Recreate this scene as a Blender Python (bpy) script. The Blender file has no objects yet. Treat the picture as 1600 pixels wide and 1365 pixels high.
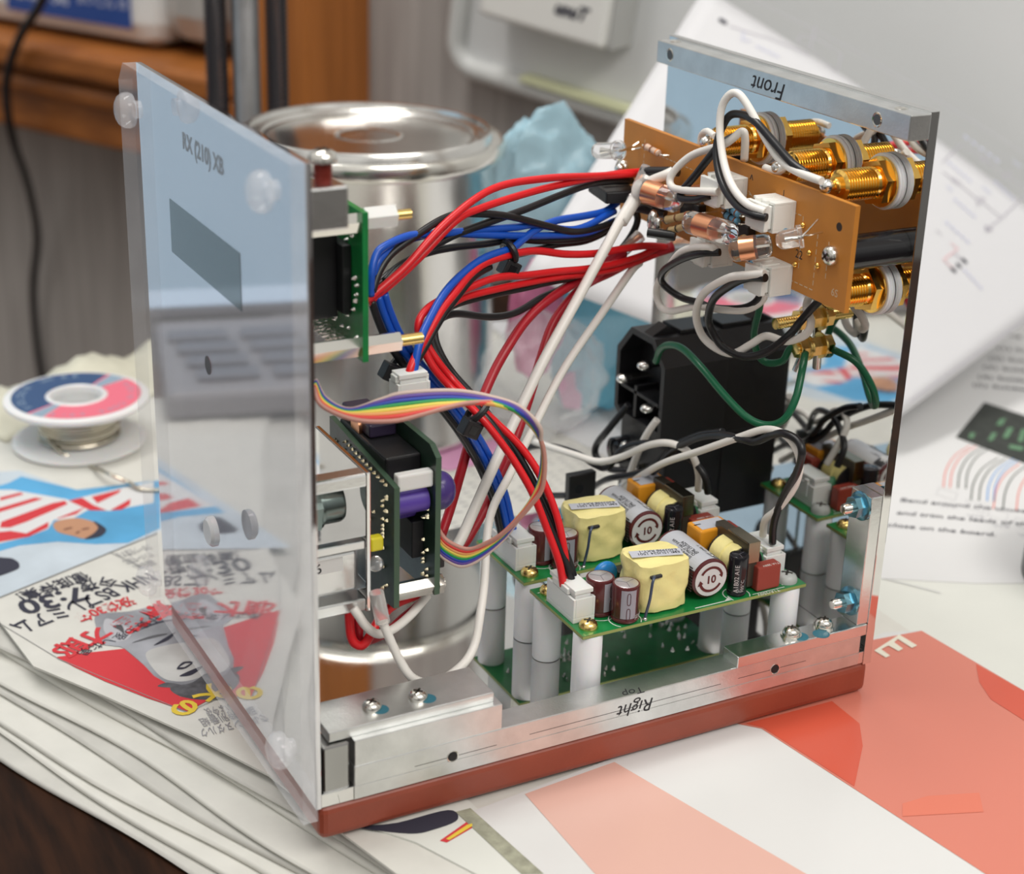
import bpy, bmesh, math, random
from mathutils import Vector, Matrix, noise
V = Vector; PI = math.pi
random.seed(7)
K = 0.001                                  # everything below is written in millimetres
sc = bpy.context.scene
C = sc.collection

# ------------------------------------------------------------------ camera
cam_d = bpy.data.cameras.new('camera'); cam = bpy.data.objects.new('camera', cam_d); C.objects.link(cam); sc.camera = cam
yaw, pit, roll, FPX = 1.0726, -0.3917, 0.0321, 2644.6
fw = V((math.cos(yaw)*math.cos(pit), math.sin(yaw)*math.cos(pit), math.sin(pit)))
rt = V((math.sin(yaw), -math.cos(yaw), 0)); up = rt.cross(fw)
rt2 = math.cos(roll)*rt + math.sin(roll)*up; up2 = -math.sin(roll)*rt + math.cos(roll)*up
mw = Matrix((rt2, up2, -fw)).transposed().to_4x4(); mw.translation = V((-132.96, -339.46, 252.52))*K
cam.matrix_world = mw
cam_d.sensor_fit = 'HORIZONTAL'; cam_d.sensor_width = 36; cam_d.lens = 36*FPX/1600
cam_d.clip_start = 0.01; cam_d.clip_end = 20
cam_d.dof.use_dof = True; cam_d.dof.focus_distance = 0.478; cam_d.dof.aperture_fstop = 12.0

# ------------------------------------------------------------------ light
sc.view_settings.view_transform = 'Standard'; sc.view_settings.look = 'None'
sc.view_settings.exposure = -0.12; sc.view_settings.gamma = 1.0; sc.view_settings.use_curve_mapping = False
w = bpy.data.worlds.new('room_light'); sc.world = w; w.use_nodes = True
wn = w.node_tree.nodes; wn['Background'].inputs[0].default_value = (0.90, 0.885, 0.86, 1); wn['Background'].inputs[1].default_value = 0.66
_tc = wn.new('ShaderNodeTexCoord'); _sp = wn.new('ShaderNodeSeparateXYZ'); _rp = wn.new('ShaderNodeValToRGB'); _nz = wn.new('ShaderNodeTexNoise'); _mr = wn.new('ShaderNodeMapRange'); _ml = wn.new('ShaderNodeMix')
w.node_tree.links.new(_tc.outputs['Generated'], _sp.inputs[0]); w.node_tree.links.new(_tc.outputs['Generated'], _nz.inputs[0])
_ad = wn.new('ShaderNodeMath'); _ad.operation = 'MULTIPLY_ADD'; _ad.inputs[1].default_value = .5; _ad.inputs[2].default_value = .5
w.node_tree.links.new(_sp.outputs[2], _ad.inputs[0]); w.node_tree.links.new(_ad.outputs[0], _rp.inputs[0])
_rp.color_ramp.elements[0].position = .30; _rp.color_ramp.elements[0].color = (.20, .18, .16, 1); _rp.color_ramp.elements[1].position = .85; _rp.color_ramp.elements[1].color = (1.2, 1.18, 1.14, 1)
_e = _rp.color_ramp.elements.new(.52); _e.color = (.55, .53, .50, 1)
_nz.inputs['Scale'].default_value = 2.2; _nz.inputs['Detail'].default_value = 1.0
_mr.inputs[1].default_value = .35; _mr.inputs[2].default_value = .65; _mr.inputs[3].default_value = .45; _mr.inputs[4].default_value = 1.45; w.node_tree.links.new(_nz.outputs[0], _mr.inputs[0])
_ml.data_type = 'RGBA'; _ml.blend_type = 'MULTIPLY'; _ml.inputs[0].default_value = 1; w.node_tree.links.new(_rp.outputs[0], _ml.inputs[6]); w.node_tree.links.new(_mr.outputs[0], _ml.inputs[7])
w.node_tree.links.new(_ml.outputs[2], wn['Background'].inputs[0])
def area(name, loc, target, size, sy, power, col):
    d = bpy.data.lights.new(name, 'AREA'); d.shape = 'RECTANGLE'; d.size = size; d.size_y = sy; d.energy = power; d.color = col
    o = bpy.data.objects.new(name, d); C.objects.link(o); o.location = loc
    o.rotation_euler = (V(target)-V(loc)).to_track_quat('-Z', 'Y').to_euler(); return o
area('ceiling_lamp_light', (0.0, 0.42, 1.45), (0.1, 0.1, 0), 1.2, 0.30, 14, (1.0, 0.97, 0.93))
area('added_fill_light', (0.3, -1.2, 1.5), (0.25, 0.4, 0.05), 1.3, 0.6, 18, (1.0, 0.96, 0.90))  # added fill from behind the camera, brightens the wall and the near sides

# ------------------------------------------------------------------ materials
MATS = {}
def mat(name, col, rough=0.5, metal=0.0, trans=0.0, ior=1.5, emit=None, coat=0.0, noise_amt=0.0, nscale=200, bump=0.0, bscale=400, alpha=1.0, stretch=None, sss=0.0):
    if name in MATS: return MATS[name]
    m = bpy.data.materials.new(name); m.use_nodes = True; nt = m.node_tree; b = nt.nodes['Principled BSDF']
    c = (col[0], col[1], col[2], 1)
    b.inputs['Base Color'].default_value = c; b.inputs['Roughness'].default_value = rough; b.inputs['Metallic'].default_value = metal
    b.inputs['Transmission Weight'].default_value = trans; b.inputs['IOR'].default_value = ior; b.inputs['Alpha'].default_value = alpha
    b.inputs['Coat Weight'].default_value = coat
    if sss: b.inputs['Subsurface Weight'].default_value = sss; b.inputs['Subsurface Scale'].default_value = 0.002
    if emit: b.inputs['Emission Color'].default_value = (*emit[0], 1); b.inputs['Emission Strength'].default_value = emit[1]
    if noise_amt or bump:
        tc = nt.nodes.new('ShaderNodeTexCoord'); mp = nt.nodes.new('ShaderNodeMapping'); nt.links.new(tc.outputs['Object'], mp.inputs[0])
        if stretch: mp.inputs['Scale'].default_value = stretch
        if noise_amt:
            n = nt.nodes.new('ShaderNodeTexNoise'); n.inputs['Scale'].default_value = nscale; n.inputs['Detail'].default_value = 6; nt.links.new(mp.outputs[0], n.inputs[0])
            mx = nt.nodes.new('ShaderNodeMix'); mx.data_type = 'RGBA'
            mr = nt.nodes.new('ShaderNodeMapRange'); mr.inputs[1].default_value = 0.3; mr.inputs[2].default_value = 0.7; nt.links.new(n.outputs[0], mr.inputs[0])
            nt.links.new(mr.outputs[0], mx.inputs[0]); mx.inputs[6].default_value = tuple(x*(1-noise_amt) for x in col)+(1,); mx.inputs[7].default_value = tuple(min(1, x*(1+noise_amt*.6)) for x in col)+(1,)
            nt.links.new(mx.outputs[2], b.inputs['Base Color'])
        if bump:
            n2 = nt.nodes.new('ShaderNodeTexNoise'); n2.inputs['Scale'].default_value = bscale; n2.inputs['Detail'].default_value = 4; nt.links.new(mp.outputs[0], n2.inputs[0])
            bp = nt.nodes.new('ShaderNodeBump'); bp.inputs['Strength'].default_value = bump; bp.inputs['Distance'].default_value = 0.0005
            nt.links.new(n2.outputs[0], bp.inputs['Height']); nt.links.new(bp.outputs[0], b.inputs['Normal'])
    MATS[name] = m; return m
alu = mat('satin_aluminium', (.80, .81, .80), .24, 1, noise_amt=.10, nscale=60, bump=.05, bscale=900)
alu_dull = mat('milled_aluminium', (.74, .75, .74), .36, 1, noise_amt=.12, nscale=120, bump=.12, bscale=1500)
mirror = mat('polished_aluminium', (.78, .78, .77), .035, 1, noise_amt=.06, nscale=40)
mirror2 = mat('polished_panel', (.74, .74, .77), .05, 1)
steel = mat('nickel_steel', (.78, .76, .70), .18, 1)
tin = mat('tin_plate', (.76, .75, .72), .20, 1, noise_amt=.08, nscale=30, bump=.05, bscale=150)
zinc = mat('thread_lock_blue_steel', (.20, .42, .52), .22, 1)
gold = mat('gold_plate', (1.0, .62, .16), .16, 1)
brass = mat('brass_screw', (.95, .70, .25), .25, 1)
copper = mat('copper_foil', (.85, .40, .22), .28, 1)
solder = mat('solder', (.80, .79, .76), .15, 1, bump=.5, bscale=900)
solderwire = mat('solder_wire', (.56, .52, .43), .3, 1)
pc = mat('clear_acrylic', (.93, .95, 1.0), .03, 0, 0, 1.45, alpha=.10)
pce = mat('polished_acrylic_edge', (.86, .86, .90), .06, 0, .0, 1.45, alpha=.22, noise_amt=.25, nscale=90, bump=.6, bscale=120)
pcs = mat('clear_moulded_plastic', (.95, .95, .98), .02, 0, 0, 1.5, alpha=.22, coat=1.0)
glass = mat('clear_glass', (1, .99, .98), .02, 0, .95, 1.4)
led = mat('clear_led_epoxy', (1, 1, 1), .03, 0, .9, 1.35)
paint = mat('red_brown_paint', (.29, .058, .03), .38, noise_amt=.12, nscale=60, bump=.15, bscale=500)
green = mat('green_solder_mask', (.01, .22, .055), .32, noise_amt=.2, nscale=150, coat=.3)
dgreen = mat('dark_green_board', (.018, .045, .028), .4, coat=.2, noise_amt=.3, nscale=300)
pcbedge = mat('board_edge', (.30, .34, .10), .5)
brown = mat('phenolic_board', (.56, .215, .03), .45, noise_amt=.08, nscale=100)
nylon = mat('white_nylon', (.88, .88, .90), .45, sss=.15)
natural = mat('natural_plastic', (.80, .80, .78), .35, sss=.1)
black = mat('black_plastic', (.012, .012, .014), .42, bump=.1, bscale=2000)
gblack = mat('gloss_black', (.01, .01, .012), .15)
silk = mat('white_silkscreen', (.8, .82, .78), .6)
mark = mat('black_marker', (.02, .02, .025), .6)
maroon = mat('maroon_sleeve', (.10, .02, .022), .2)
greystripe = mat('grey_stripe', (.33, .32, .37), .3)
captop = mat('capacitor_top', (.62, .60, .62), .3, .7)
ytape = mat('yellow_tape', (.90, .80, .34), .35, bump=.8, bscale=250, noise_amt=.08, nscale=80)
lgrey = mat('label_grey', (.52, .54, .60), .5)
redbox = mat('dark_red_block', (.30, .045, .03), .4)
orange = mat('orange_block', (.78, .32, .02), .4)
ceramic_g = mat('green_ceramic', (.05, .20, .10), .5)
ceramic_b = mat('blue_ceramic', (.015, .22, .60), .3)
ferrite = mat('ferrite', (.07, .06, .045), .3, .3)
wred = mat('red_wire', (.72, .012, .018), .32)
wdred = mat('crimson_wire', (.42, .008, .02), .35)
wblk = mat('black_wire', (.010, .010, .012), .35)
wblu = mat('blue_wire', (.008, .085, .50), .32)
wwht = mat('white_wire', (.86, .83, .78), .4)
wgrn = mat('green_wire', (.004, .12, .05), .32)
shrink_w = mat('white_heat_shrink', (.80, .78, .74), .4)
shrink_c = mat('clear_heat_shrink', (.95, .92, .90), .25, 0, .75, 1.2)
purple = mat('purple_sleeve', (.10, .05, .36), .4)
newsp = mat('newsprint', (.66, .65, .60), .8, noise_amt=.05, nscale=90)
newsp2 = mat('newsprint_edge', (.55, .54, .50), .8, noise_amt=.1, nscale=60)
wpaper = mat('white_paper', (.69, .69, .69), .7)
cpaper = mat('cream_paper', (.70, .71, .66), .7, noise_amt=.02, nscale=50)
ink = mat('black_ink', (.03, .03, .05), .7)
inkg = mat('grey_ink', (.30, .30, .32), .7)
inkr = mat('red_ink', (.62, .035, .045), .7)
inky = mat('yellow_ink', (.75, .55, .05), .7)
inkb = mat('sky_blue_ink', (.10, .38, .66), .7, noise_amt=.25, nscale=30)
inkw = mat('pale_sky_ink', (.55, .62, .68), .7, noise_amt=.15, nscale=40)
inksk = mat('skin_ink', (.50, .26, .15), .7)
salmon = mat('salmon_print', (.70, .14, .085), .55)
salmonl = mat('pale_pink_print', (.80, .55, .48), .55)
film = mat('clear_film', (1, .96, .94), .12, 0, .0, 1.4, alpha=.33)

# ------------------------------------------------------------------ builders
class MB:
    def __init__(s, name, *mats): s.n = name; s.bm = bmesh.new(); s.m = list(mats); s.cur = 0
    def use(s, m):
        if m not in s.m: s.m.append(m)
        s.cur = s.m.index(m); return s
    def _add(s, verts, faces, smooth=False, T=None):
        vs = [s.bm.verts.new(T @ V(v) if T else V(v)) for v in verts]
        out = []
        for f in faces:
            try: fc = s.bm.faces.new([vs[i] for i in f]); fc.material_index = s.cur; fc.smooth = smooth; out.append(fc)
            except ValueError: pass
        return vs, out
    def box(s, lo, hi, bev=0.0, T=None, seg=2):
        b = bmesh.new(); bmesh.ops.create_cube(b, size=1)
        c = (V(lo)+V(hi))/2; d = V(hi)-V(lo)
        for v in b.verts: v.co = V((v.co.x*d.x, v.co.y*d.y, v.co.z*d.z)) + c
        if bev: bmesh.ops.bevel(b, geom=b.edges[:], offset=bev, segments=seg, profile=.5, affect='EDGES')
        return s.merge(b, T)
    def merge(s, b, T=None, smooth=False):
        mp = {}
        for v in b.verts: mp[v] = s.bm.verts.new(T @ v.co if T else v.co)
        for f in b.faces:
            fc = s.bm.faces.new([mp[v] for v in f.verts]); fc.material_index = s.cur; fc.smooth = smooth or f.smooth
        b.free(); return s
    def lathe(s, prof, p=(0, 0, 0), ax=(0, 0, 1), n=32, cap=True):
        """prof: (radius, height) list along ax from p"""
        a = V(ax).normalized(); u = a.orthogonal().normalized(); v = a.cross(u); p = V(p); rings = []
        for r, h in prof:
            if r < 1e-6: rings.append([s.bm.verts.new(p+a*h)])
            else: rings.append([s.bm.verts.new(p+a*h+(u*math.cos(2*PI*i/n)+v*math.sin(2*PI*i/n))*r) for i in range(n)])
        def F(vs):
            try: f = s.bm.faces.new(vs); f.material_index = s.cur; f.smooth = True
            except ValueError: pass
        for A, B in zip(rings, rings[1:]):
            for i in range(n):
                j = (i+1) % n
                if len(A) == 1 and len(B) > 1: F([A[0], B[j], B[i]][::-1])
                elif len(B) == 1 and len(A) > 1: F([A[i], A[j], B[0]])
                elif len(A) > 1: F([A[i], A[j], B[j], B[i]])
        if cap:
            if len(rings[0]) > 1: F(rings[0][::-1])
            if len(rings[-1]) > 1: F(rings[-1])
        return s
    def cyl(s, p0, p1, r, r1=None, n=24):
        d = V(p1)-V(p0); return s.lathe([(r, 0), (r if r1 is None else r1, d.length)], p0, d, n)
    def hexa(s, p0, p1, r): 
        return s.cyl(p0, p1, r, n=6)
    def ball(s, c, r, n=16, sq=(1, 1, 1)):
        b = bmesh.new(); bmesh.ops.create_uvsphere(b, u_segments=n, v_segments=max(6, n//2), radius=r)
        for v in b.verts: v.co = V((v.co.x*sq[0], v.co.y*sq[1], v.co.z*sq[2]))+V(c)
        return s.merge(b, None, True)
    def prism(s, poly, axis, a, b):
        """poly of 2-D points in the plane normal to axis, swept from a to b"""
        def P(q, h): return {'x': (h, q[0], q[1]), 'y': (q[0], h, q[1]), 'z': (q[0], q[1], h)}[axis]
        n = len(poly); vs = [P(q, a) for q in poly]+[P(q, b) for q in poly]
        s._add(vs, [list(range(n))[::-1], list(range(n, 2*n))]+[[i, (i+1) % n, n+(i+1) % n, n+i] for i in range(n)]); return s
    def tube(s, pts, r, n=8, res=6, closed=False):
        P = curve(pts, res, closed); m = len(P); rings = []
        nv = None
        for i in range(m):
            t = (P[(i+1) % m]-P[i-1]) if closed else (P[min(i+1, m-1)]-P[max(i-1, 0)])
            if t.length < 1e-9: t = V((0, 0, 1))
            t.normalize()
            nv = (t.orthogonal() if nv is None else nv-t*nv.dot(t)).normalized()
            b = t.cross(nv); rr = r(i/(m-1)) if callable(r) else r
            rings.append([s.bm.verts.new(P[i]+(nv*math.cos(2*PI*k/n)+b*math.sin(2*PI*k/n))*rr) for k in range(n)])
        for i in range(m if closed else m-1):
            A, B = rings[i], rings[(i+1) % m]
            for k in range(n):
                f = s.bm.faces.new([A[k], A[(k+1) % n], B[(k+1) % n], B[k]]); f.material_index = s.cur; f.smooth = True
        if not closed:
            for R in (rings[0][::-1], rings[-1]):
                f = s.bm.faces.new(R); f.material_index = s.cur
        return s
    def poly(s, pts, m=None):
        if m: s.use(m)
        s._add(pts, [list(range(len(pts)))]); return s
    def build(s, name=None, parent=None, loc=None, sharp=40, label=None):
        o_loc = V(loc) if loc is not None else (V(parent['_o']) if parent is not None and '_o' in parent else V((0, 0, 0)))
        for v in s.bm.verts: v.co = (v.co-o_loc)*K
        s.bm.normal_update()
        bmesh.ops.recalc_face_normals(s.bm, faces=s.bm.faces[:]) if not getattr(s, 'keep', False) else None
        me = bpy.data.meshes.new(name or s.n); s.bm.to_mesh(me); s.bm.free()
        for m in s.m: me.materials.append(m)
        flat = [not p.use_smooth for p in me.polygons]
        if not all(flat):
            me.set_sharp_from_angle(angle=math.radians(sharp))
            if any(flat):
                for p, f in zip(me.polygons, flat): p.use_smooth = not f
        o = bpy.data.objects.new(name or s.n, me); C.objects.link(o)
        if parent is not None: o.parent = parent; o['_o'] = list(o_loc)
        else: o.location = o_loc*K; o['_o'] = list(o_loc)
        if label: o['label'] = label
        return o
def curve(pts, res=6, closed=False):
    P = [V(p) for p in pts]; n = len(P)
    if n == 2 or res <= 1: return P
    out = []
    for i in range(n if closed else n-1):
        p0 = P[(i-1) % n] if closed or i else P[0]*2-P[1]
        p1 = P[i]; p2 = P[(i+1) % n]; p3 = P[(i+2) % n] if closed or i+2 < n else P[-1]*2-P[-2]
        for k in range(res):
            t = k/res; out.append(.5*((2*p1)+(p2-p0)*t+(2*p0-5*p1+4*p2-p3)*t*t+(3*p1-p0-3*p2+p3)*t**3))
    if not closed: out.append(P[-1])
    return out
def thing(name, label, cat, loc=(0, 0, 0), group=None):
    o = bpy.data.objects.new(name, None); C.objects.link(o); o.location = V(loc)*K; o['_o'] = list(loc)
    o['label'] = label; o['category'] = cat
    if group: o['group'] = group
    return o
def tag(o, label, cat, group=None):
    o['label'] = label; o['category'] = cat
    if group: o['group'] = group
    return o
def struct(o): o['kind'] = 'structure'; return o
def dup(root, d, label):
    def cp(o, par):
        c = o.copy(); C.objects.link(c)
        if par is not None: c.parent = par
        for ch in KIDS.get(o.name, []): cp(ch, c)
        return c
    KIDS = {}
    for o in C.objects:
        if o.parent: KIDS.setdefault(o.parent.name, []).append(o)
    r = cp(root, None); r.location = root.location+V(d)*K; r['label'] = label; return r
FONT = {}
def text(parent, name, body, size, o, xd, yd, m, th=.03, shear=0, label=None, bold=0, align='LEFT', space=1, fit=None):
    """lettering as thin raised mesh; o = origin of the baseline, xd/yd = reading and upward directions (mm)"""
    cu = bpy.data.curves.new('t', 'FONT'); cu.body = body; cu.size = size; cu.extrude = th; cu.shear = shear; cu.offset = bold; cu.align_x = align; cu.resolution_u = 3; cu.space_character = space
    t = bpy.data.objects.new('t', cu); me = bpy.data.meshes.new_from_object(t); bpy.data.objects.remove(t); bpy.data.curves.remove(cu)
    if fit:
        w_ = max(v.co.x for v in me.vertices)
        for v in me.vertices: v.co.x *= fit/w_
    xd = V(xd).normalized(); yd = V(yd); yd = (yd-xd*yd.dot(xd)).normalized(); z = xd.cross(yd)
    b = MB(name, m); T = Matrix((xd, yd, z)).transposed().to_4x4(); T.translation = V(o)
    bb = bmesh.new(); bb.from_mesh(me); b.merge(bb, T); bpy.data.meshes.remove(me)
    if th == 0: b.keep = True
    return b.build(parent=parent, label=label)
# ------------------------------------------------------------------ the setting
E1 = V((-.454, .891, 0)); WN = V((.891, .454, 0)); W0 = V((315, 606, 0))       # wall direction, its normal, a point on it
def wallbox(b, s0, s1, z0, z1, d0, d1, bev=0):                                  # box on the wall: s along it, d out from it
    T = Matrix((E1, -WN, V((0, 0, 1)))).transposed().to_4x4(); T.translation = W0
    return b.box((s0, d0, z0), (s1, d1, z1), bev, T)
def stripes(m, col, col2, sx):
    nt = m.node_tree; b = nt.nodes['Principled BSDF']; tc = nt.nodes.new('ShaderNodeTexCoord'); mp = nt.nodes.new('ShaderNodeMapping')
    mp.inputs['Scale'].default_value = sx; nt.links.new(tc.outputs['Object'], mp.inputs[0])
    n = nt.nodes.new('ShaderNodeTexNoise'); n.inputs['Scale'].default_value = 1; n.inputs['Detail'].default_value = 5; nt.links.new(mp.outputs[0], n.inputs[0])
    r = nt.nodes.new('ShaderNodeValToRGB'); r.color_ramp.elements[0].position = .35; r.color_ramp.elements[1].position = .65
    r.color_ramp.elements[0].color = (*col, 1); r.color_ramp.elements[1].color = (*col2, 1); nt.links.new(n.outputs[0], r.inputs[0]); nt.links.new(r.outputs[0], b.inputs['Base Color'])
    return m
wallm = stripes(mat('wallpaper', (.4, .37, .35), .85), (.36, .335, .32), (.46, .435, .415), (160, 160, 9))
woodo = stripes(mat('orange_wood', (.3, .1, .03), .4), (.26, .082, .014), (.40, .135, .026), (30, 30, 150))
woodp = stripes(mat('orange_wood_upright', (.3, .1, .03), .4), (.32, .105, .018), (.44, .15, .03), (150, 150, 9))
woodd = stripes(mat('dark_desk_wood', (.05, .02, .01), .6), (.012, .005, .0025), (.032, .012, .005), (220, 30, 30))
woodd.node_tree.nodes['Principled BSDF'].inputs['Specular IOR Level'].default_value = .12
b = MB('wall_back', wallm); wallbox(b, -1500, 1900, -740, 1700, -60, 0); o = struct(b.build())
b = MB('floor', mat('floor_wood', (.16, .09, .05), .5, noise_amt=.2, nscale=20)); b.box((-2500, -2000, -760), (1800, 2300, -740)); struct(b.build())

DP = V((185, 410, 0)); D1 = V((-.375, .927, 0)); D2 = V((-.927, -.375, 0))       # desk frame: along its front edge, towards the sitter
def dk(s, r, z): return DP+D1*s+D2*r+V((0, 0, z))
DT = Matrix((D1, D2, V((0, 0, 1)))).transposed().to_4x4(); DT.translation = DP
desk = thing('desk', 'dark brown wooden desk carrying everything, seen at the bottom left corner', 'desk', (100, 0, -740))
b = MB('desk_top', woodd); b.box((-900, -150, -55), (14, 720, -30.2), 2, DT); b.build(parent=desk)
for s, r in ((-870, -165), (-870, 690), (-16, -165), (-16, 690)):
    b = MB('leg', woodd); b.box((s-25, r-25, -740), (s+25, r+25, -55), 2, DT); b.build(parent=desk)

# stack of folded newspapers that everything stands on
def paper_slab(name, label, s0, s1, r0, r1, zt, th, seed, m, group, wav=1.6, tilt=0):
    b = MB(name, m); n = 70; rng = random.Random(seed); ph = [rng.uniform(0, 6) for _ in range(4)]
    prof = [(0, .0), (.55, -.12), (.9, -.5), (.55, -.88), (0, -1)]
    rings = []
    for i in range(n+1):
        s = s0+(s1-s0)*i/n
        off = wav*(math.sin(s*.021+ph[0])+.5*math.sin(s*.057+ph[1]))+tilt*(s-s0)
        t2 = th*(1+.08*math.sin(s*.045+ph[2])); ring = []
        for q, h in prof: ring.append(dk(s, r1+off+q*th*.5, zt+h*t2))
        jag = .8*math.sin(s*.4+ph[3])
        ring.append(dk(s, r0+jag, zt-th)); ring.append(dk(s, r0+jag, zt)); rings.append([b.bm.verts.new(v) for v in ring])
    for A, B in zip(rings, rings[1:]):
        for k in range(7):
            f = b.bm.faces.new([A[k], A[(k+1) % 7], B[(k+1) % 7], B[k]]); f.smooth = True; f.material_index = 0
    b.bm.faces.new(rings[0]); b.bm.faces.new(rings[-1][::-1])
    return tag(b.build(sharp=50), label, 'newspaper', group)
heights = ['directly under the printed front page', 'second below the printed front page', 'third below the printed front page', 'fourth below the printed front page', 'fourth from the bottom of the stack', 'third from the bottom of the stack', 'second from the bottom of the stack', 'at the very bottom of the stack, reaching out furthest']
for i in range(8):
    paper_slab('newspaper', 'folded newspaper with grey-white edge, '+heights[i], -520, 12-2*i, -20, (311, 316, 319, 323, 328, 332, 337, 342)[i], -12.95-2.14*i, (2.0, 1.9, 2.1, 1.7, 2.1, 2.0, 1.8, 2.1)[i], 31+i*3, newsp if i % 3 != 1 else newsp2, 'stack of folded newspapers on the desk', (1.4, 2.2, 1.2, 2.4, 1.6, 2.0, 1.4, 1.8)[i], (-.012, .004, -.008, .012, -.004, .008, 0, -.004)[i])

# printed page on top
ZP = -12.15
page = thing('printed_newspaper_page', 'colour newspaper page with striped football shirts and NHK programme advert, top of the stack', 'newspaper', (-20, 200, -12.5))
b = MB('sheet', newsp)
outl = [(-53.23,187.74,-12.2),(-48.13,153.31,-12.2),(-45.14,121.39,-12.2),(-30.81,96.25,-12.2),(-13.85,64.15,-12.2),(-1.16,36.13,-12.2),(5.67,6.73,-12.2),(12.44,-18.97,-12.2)]
edge = [tuple(p) for p in outl]+[(60, -60, -12.2), (215, 10, -12.2), (215, 230, -12.2), (100, 330, -12.2), (70, 366, -12.2), (-10, 345, -12.2), (-80, 300, -12.2)]
ed2 = [(x, y) for x, y, z in edge]; b.prism(ed2[::-1], 'z', -12.9, -12.2); b.build(parent=page)
def patch(name, pts, m, parent=page, dz=0.0, label=None):
    b = MB(name, m); b.keep = True; q = [V(p)+V((0, 0, dz)) for p in pts]
    if name in ('photo_face', 'photo_hair', 'portrait', 'portrait_cheek', 'portrait_hair', 'portrait_ear', 'portrait_feature', 'photo_face_shadow', 'dark_picture'): q = curve(q, 5, True)
    a = sum((q[i].x*q[(i+1) % len(q)].y-q[(i+1) % len(q)].x*q[i].y) for i in range(len(q)))
    b.poly(q if a > 0 else q[::-1]); return b.build(parent=parent, label=label)
patch('photo_pale_sky', [(-49.93,204.43,-12.15),(-35.89,275.53,-12.15),(-15.57,269.82,-12.15),(-0.3,243.45,-12.15),(42.28,237.44,-12.15),(32.44,207.07,-12.15),(15.84,195.71,-12.15),(-44.47,170.13,-12.15),(-57.69,165.11,-12.15)], inkw, dz=0)
patch('photo_blue_sky', [(-21.63,259.91,-12.1),(-16.18,264,-12.1),(-0.33,243.34,-12.1),(30.33,239.35,-12.1),(17.92,198.7,-12.1),(4.31,191.76,-12.1),(-6.03,195.33,-12.1),(-17.56,202.78,-12.1),(-30.28,205.2,-12.1),(-46.23,201.57,-12.1),(-35.18,255.75,-12.1)], inkb)
patch('photo_shirt', [(-32.47,257.58,-12.05),(-21.79,252.81,-12.05),(-5.72,236.21,-12.05),(-0.48,224.65,-12.05),(-9.1,218.36,-12.05),(-14.46,220.78,-12.05),(-18.11,214.26,-12.05),(-25.66,210.83,-12.05),(-44.83,208.39,-12.05)], wpaper)
patch('photo_shirt', [(-5.58,234.9,-12.05),(0.17,236.06,-12.05),(15.21,238.2,-12.05),(27.76,239.07,-12.05),(22.19,220.6,-12.05),(5.79,220.02,-12.05),(0.49,223,-12.05)], wpaper)
for q in ([(-27.58,247.74,-12),(-19.77,249.26,-12),(-19.1,247.07,-12),(-28.2,244.92,-12)], [(-34.4,237.36,-12),(-15.94,242.53,-12),(-13.66,240.26,-12),(-35.2,233.54,-12)],
          [(-31.71,226.67,-12),(-11.65,235.04,-12),(-6.87,235.36,-12),(-6.52,232.12,-12),(-23.71,223.07,-12),(-30.11,220.72,-12),(-33.16,222.09,-12)],
          [(-38.22,219.22,-12),(-30.49,218.01,-12),(-25.89,213.65,-12),(-16.52,219.83,-12),(-17.88,215.2,-12),(-25.68,210.72,-12),(-40.05,210.52,-12)], [(-13.4,221.36,-12),(-1.54,226.83,-12),(-6.02,222.21,-12),(-12.78,221.08,-12)],
          [(-5.6,234.79,-12),(-0.43,235.58,-12),(1.63,227.24,-12),(4.87,220.92,-12),(-0.58,223.37,-12)], [(2.91,234.71,-12),(14.86,236.95,-12),(12.82,234.05,-12),(3.34,228.32,-12)], [(5.92,220.45,-12),(15.46,227.22,-12),(13.83,222.38,-12),(9.85,219.29,-12)]):
    patch('photo_red_stripe', q, inkr)
patch('photo_face', [(-15.73,216.55,-12),(-13.17,219.49,-12),(-6.64,218.91,-12),(-2.1,213.33,-12),(-1.16,208.24,-12),(-5.13,202,-12),(-8.91,201.44,-12),(-11.62,204.93,-12),(-15.51,210.1,-12)], inksk)
patch('photo_hair', [(-2.12,213.22,-11.95),(-1.03,212.14,-11.95),(0.3,205.15,-11.95),(-3.27,200.47,-11.95),(-8.66,200.65,-11.95),(-4.61,203.93,-11.95),(-1.94,207.89,-11.95)], ink)
patch('photo_hair', [(-42.37,199.48,-11.95),(-36.79,197.48,-11.95),(-34.45,195.35,-11.95),(-33.57,190.69,-11.95),(-35.7,186.94,-11.95),(-45.39,185.16,-11.95)], ink)
for q in ([(-13.06,211.73,-11.94),(-10.21,212.18,-11.94),(-10.47,211.14,-11.94),(-13.11,210.61,-11.94)], [(-10.18,206.99,-11.94),(-8.56,207.97,-11.94),(-8.62,206.86,-11.94),(-10.24,205.87,-11.94)], [(-7.34,209.15,-11.94),(-5.02,209.26,-11.94),(-5.09,208.14,-11.94),(-7.4,208.03,-11.94)]):
    patch('photo_face_shadow', q, mat('brown_ink', (.2, .08, .05), .7))
def ntext(name, body, size, p0, p1, m, **k):
    p0, p1 = V(p0), V(p1); xd = (p1-p0); xd.z = 0; xd.normalize(); yd = V((0, 0, 1)).cross(xd)
    return text(page, name, body, size, p0, xd, yd, m, th=.01, fit=(None if len(body) == 1 else (p1-p0).length), **k)
ntext('headline', '徹底特集!', 8.2, (-15.51,176.27,-12), (-39.82,169.65,-12), ink, bold=.12)
ntext('headline', '今夜', 8.8, (-7.16,169.35,-12), (-20.08,168.61,-12), ink, bold=.12)
ntext('headline', '7:30', 14, (-19.03,166.11,-12), (-41.11,163.89,-12), ink, bold=.35)
ntext('headline', 'NHK BSプレミアム', 10.5, (3.79,166.95,-12), (-46.12,149.67,-12), ink, bold=.18)
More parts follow.
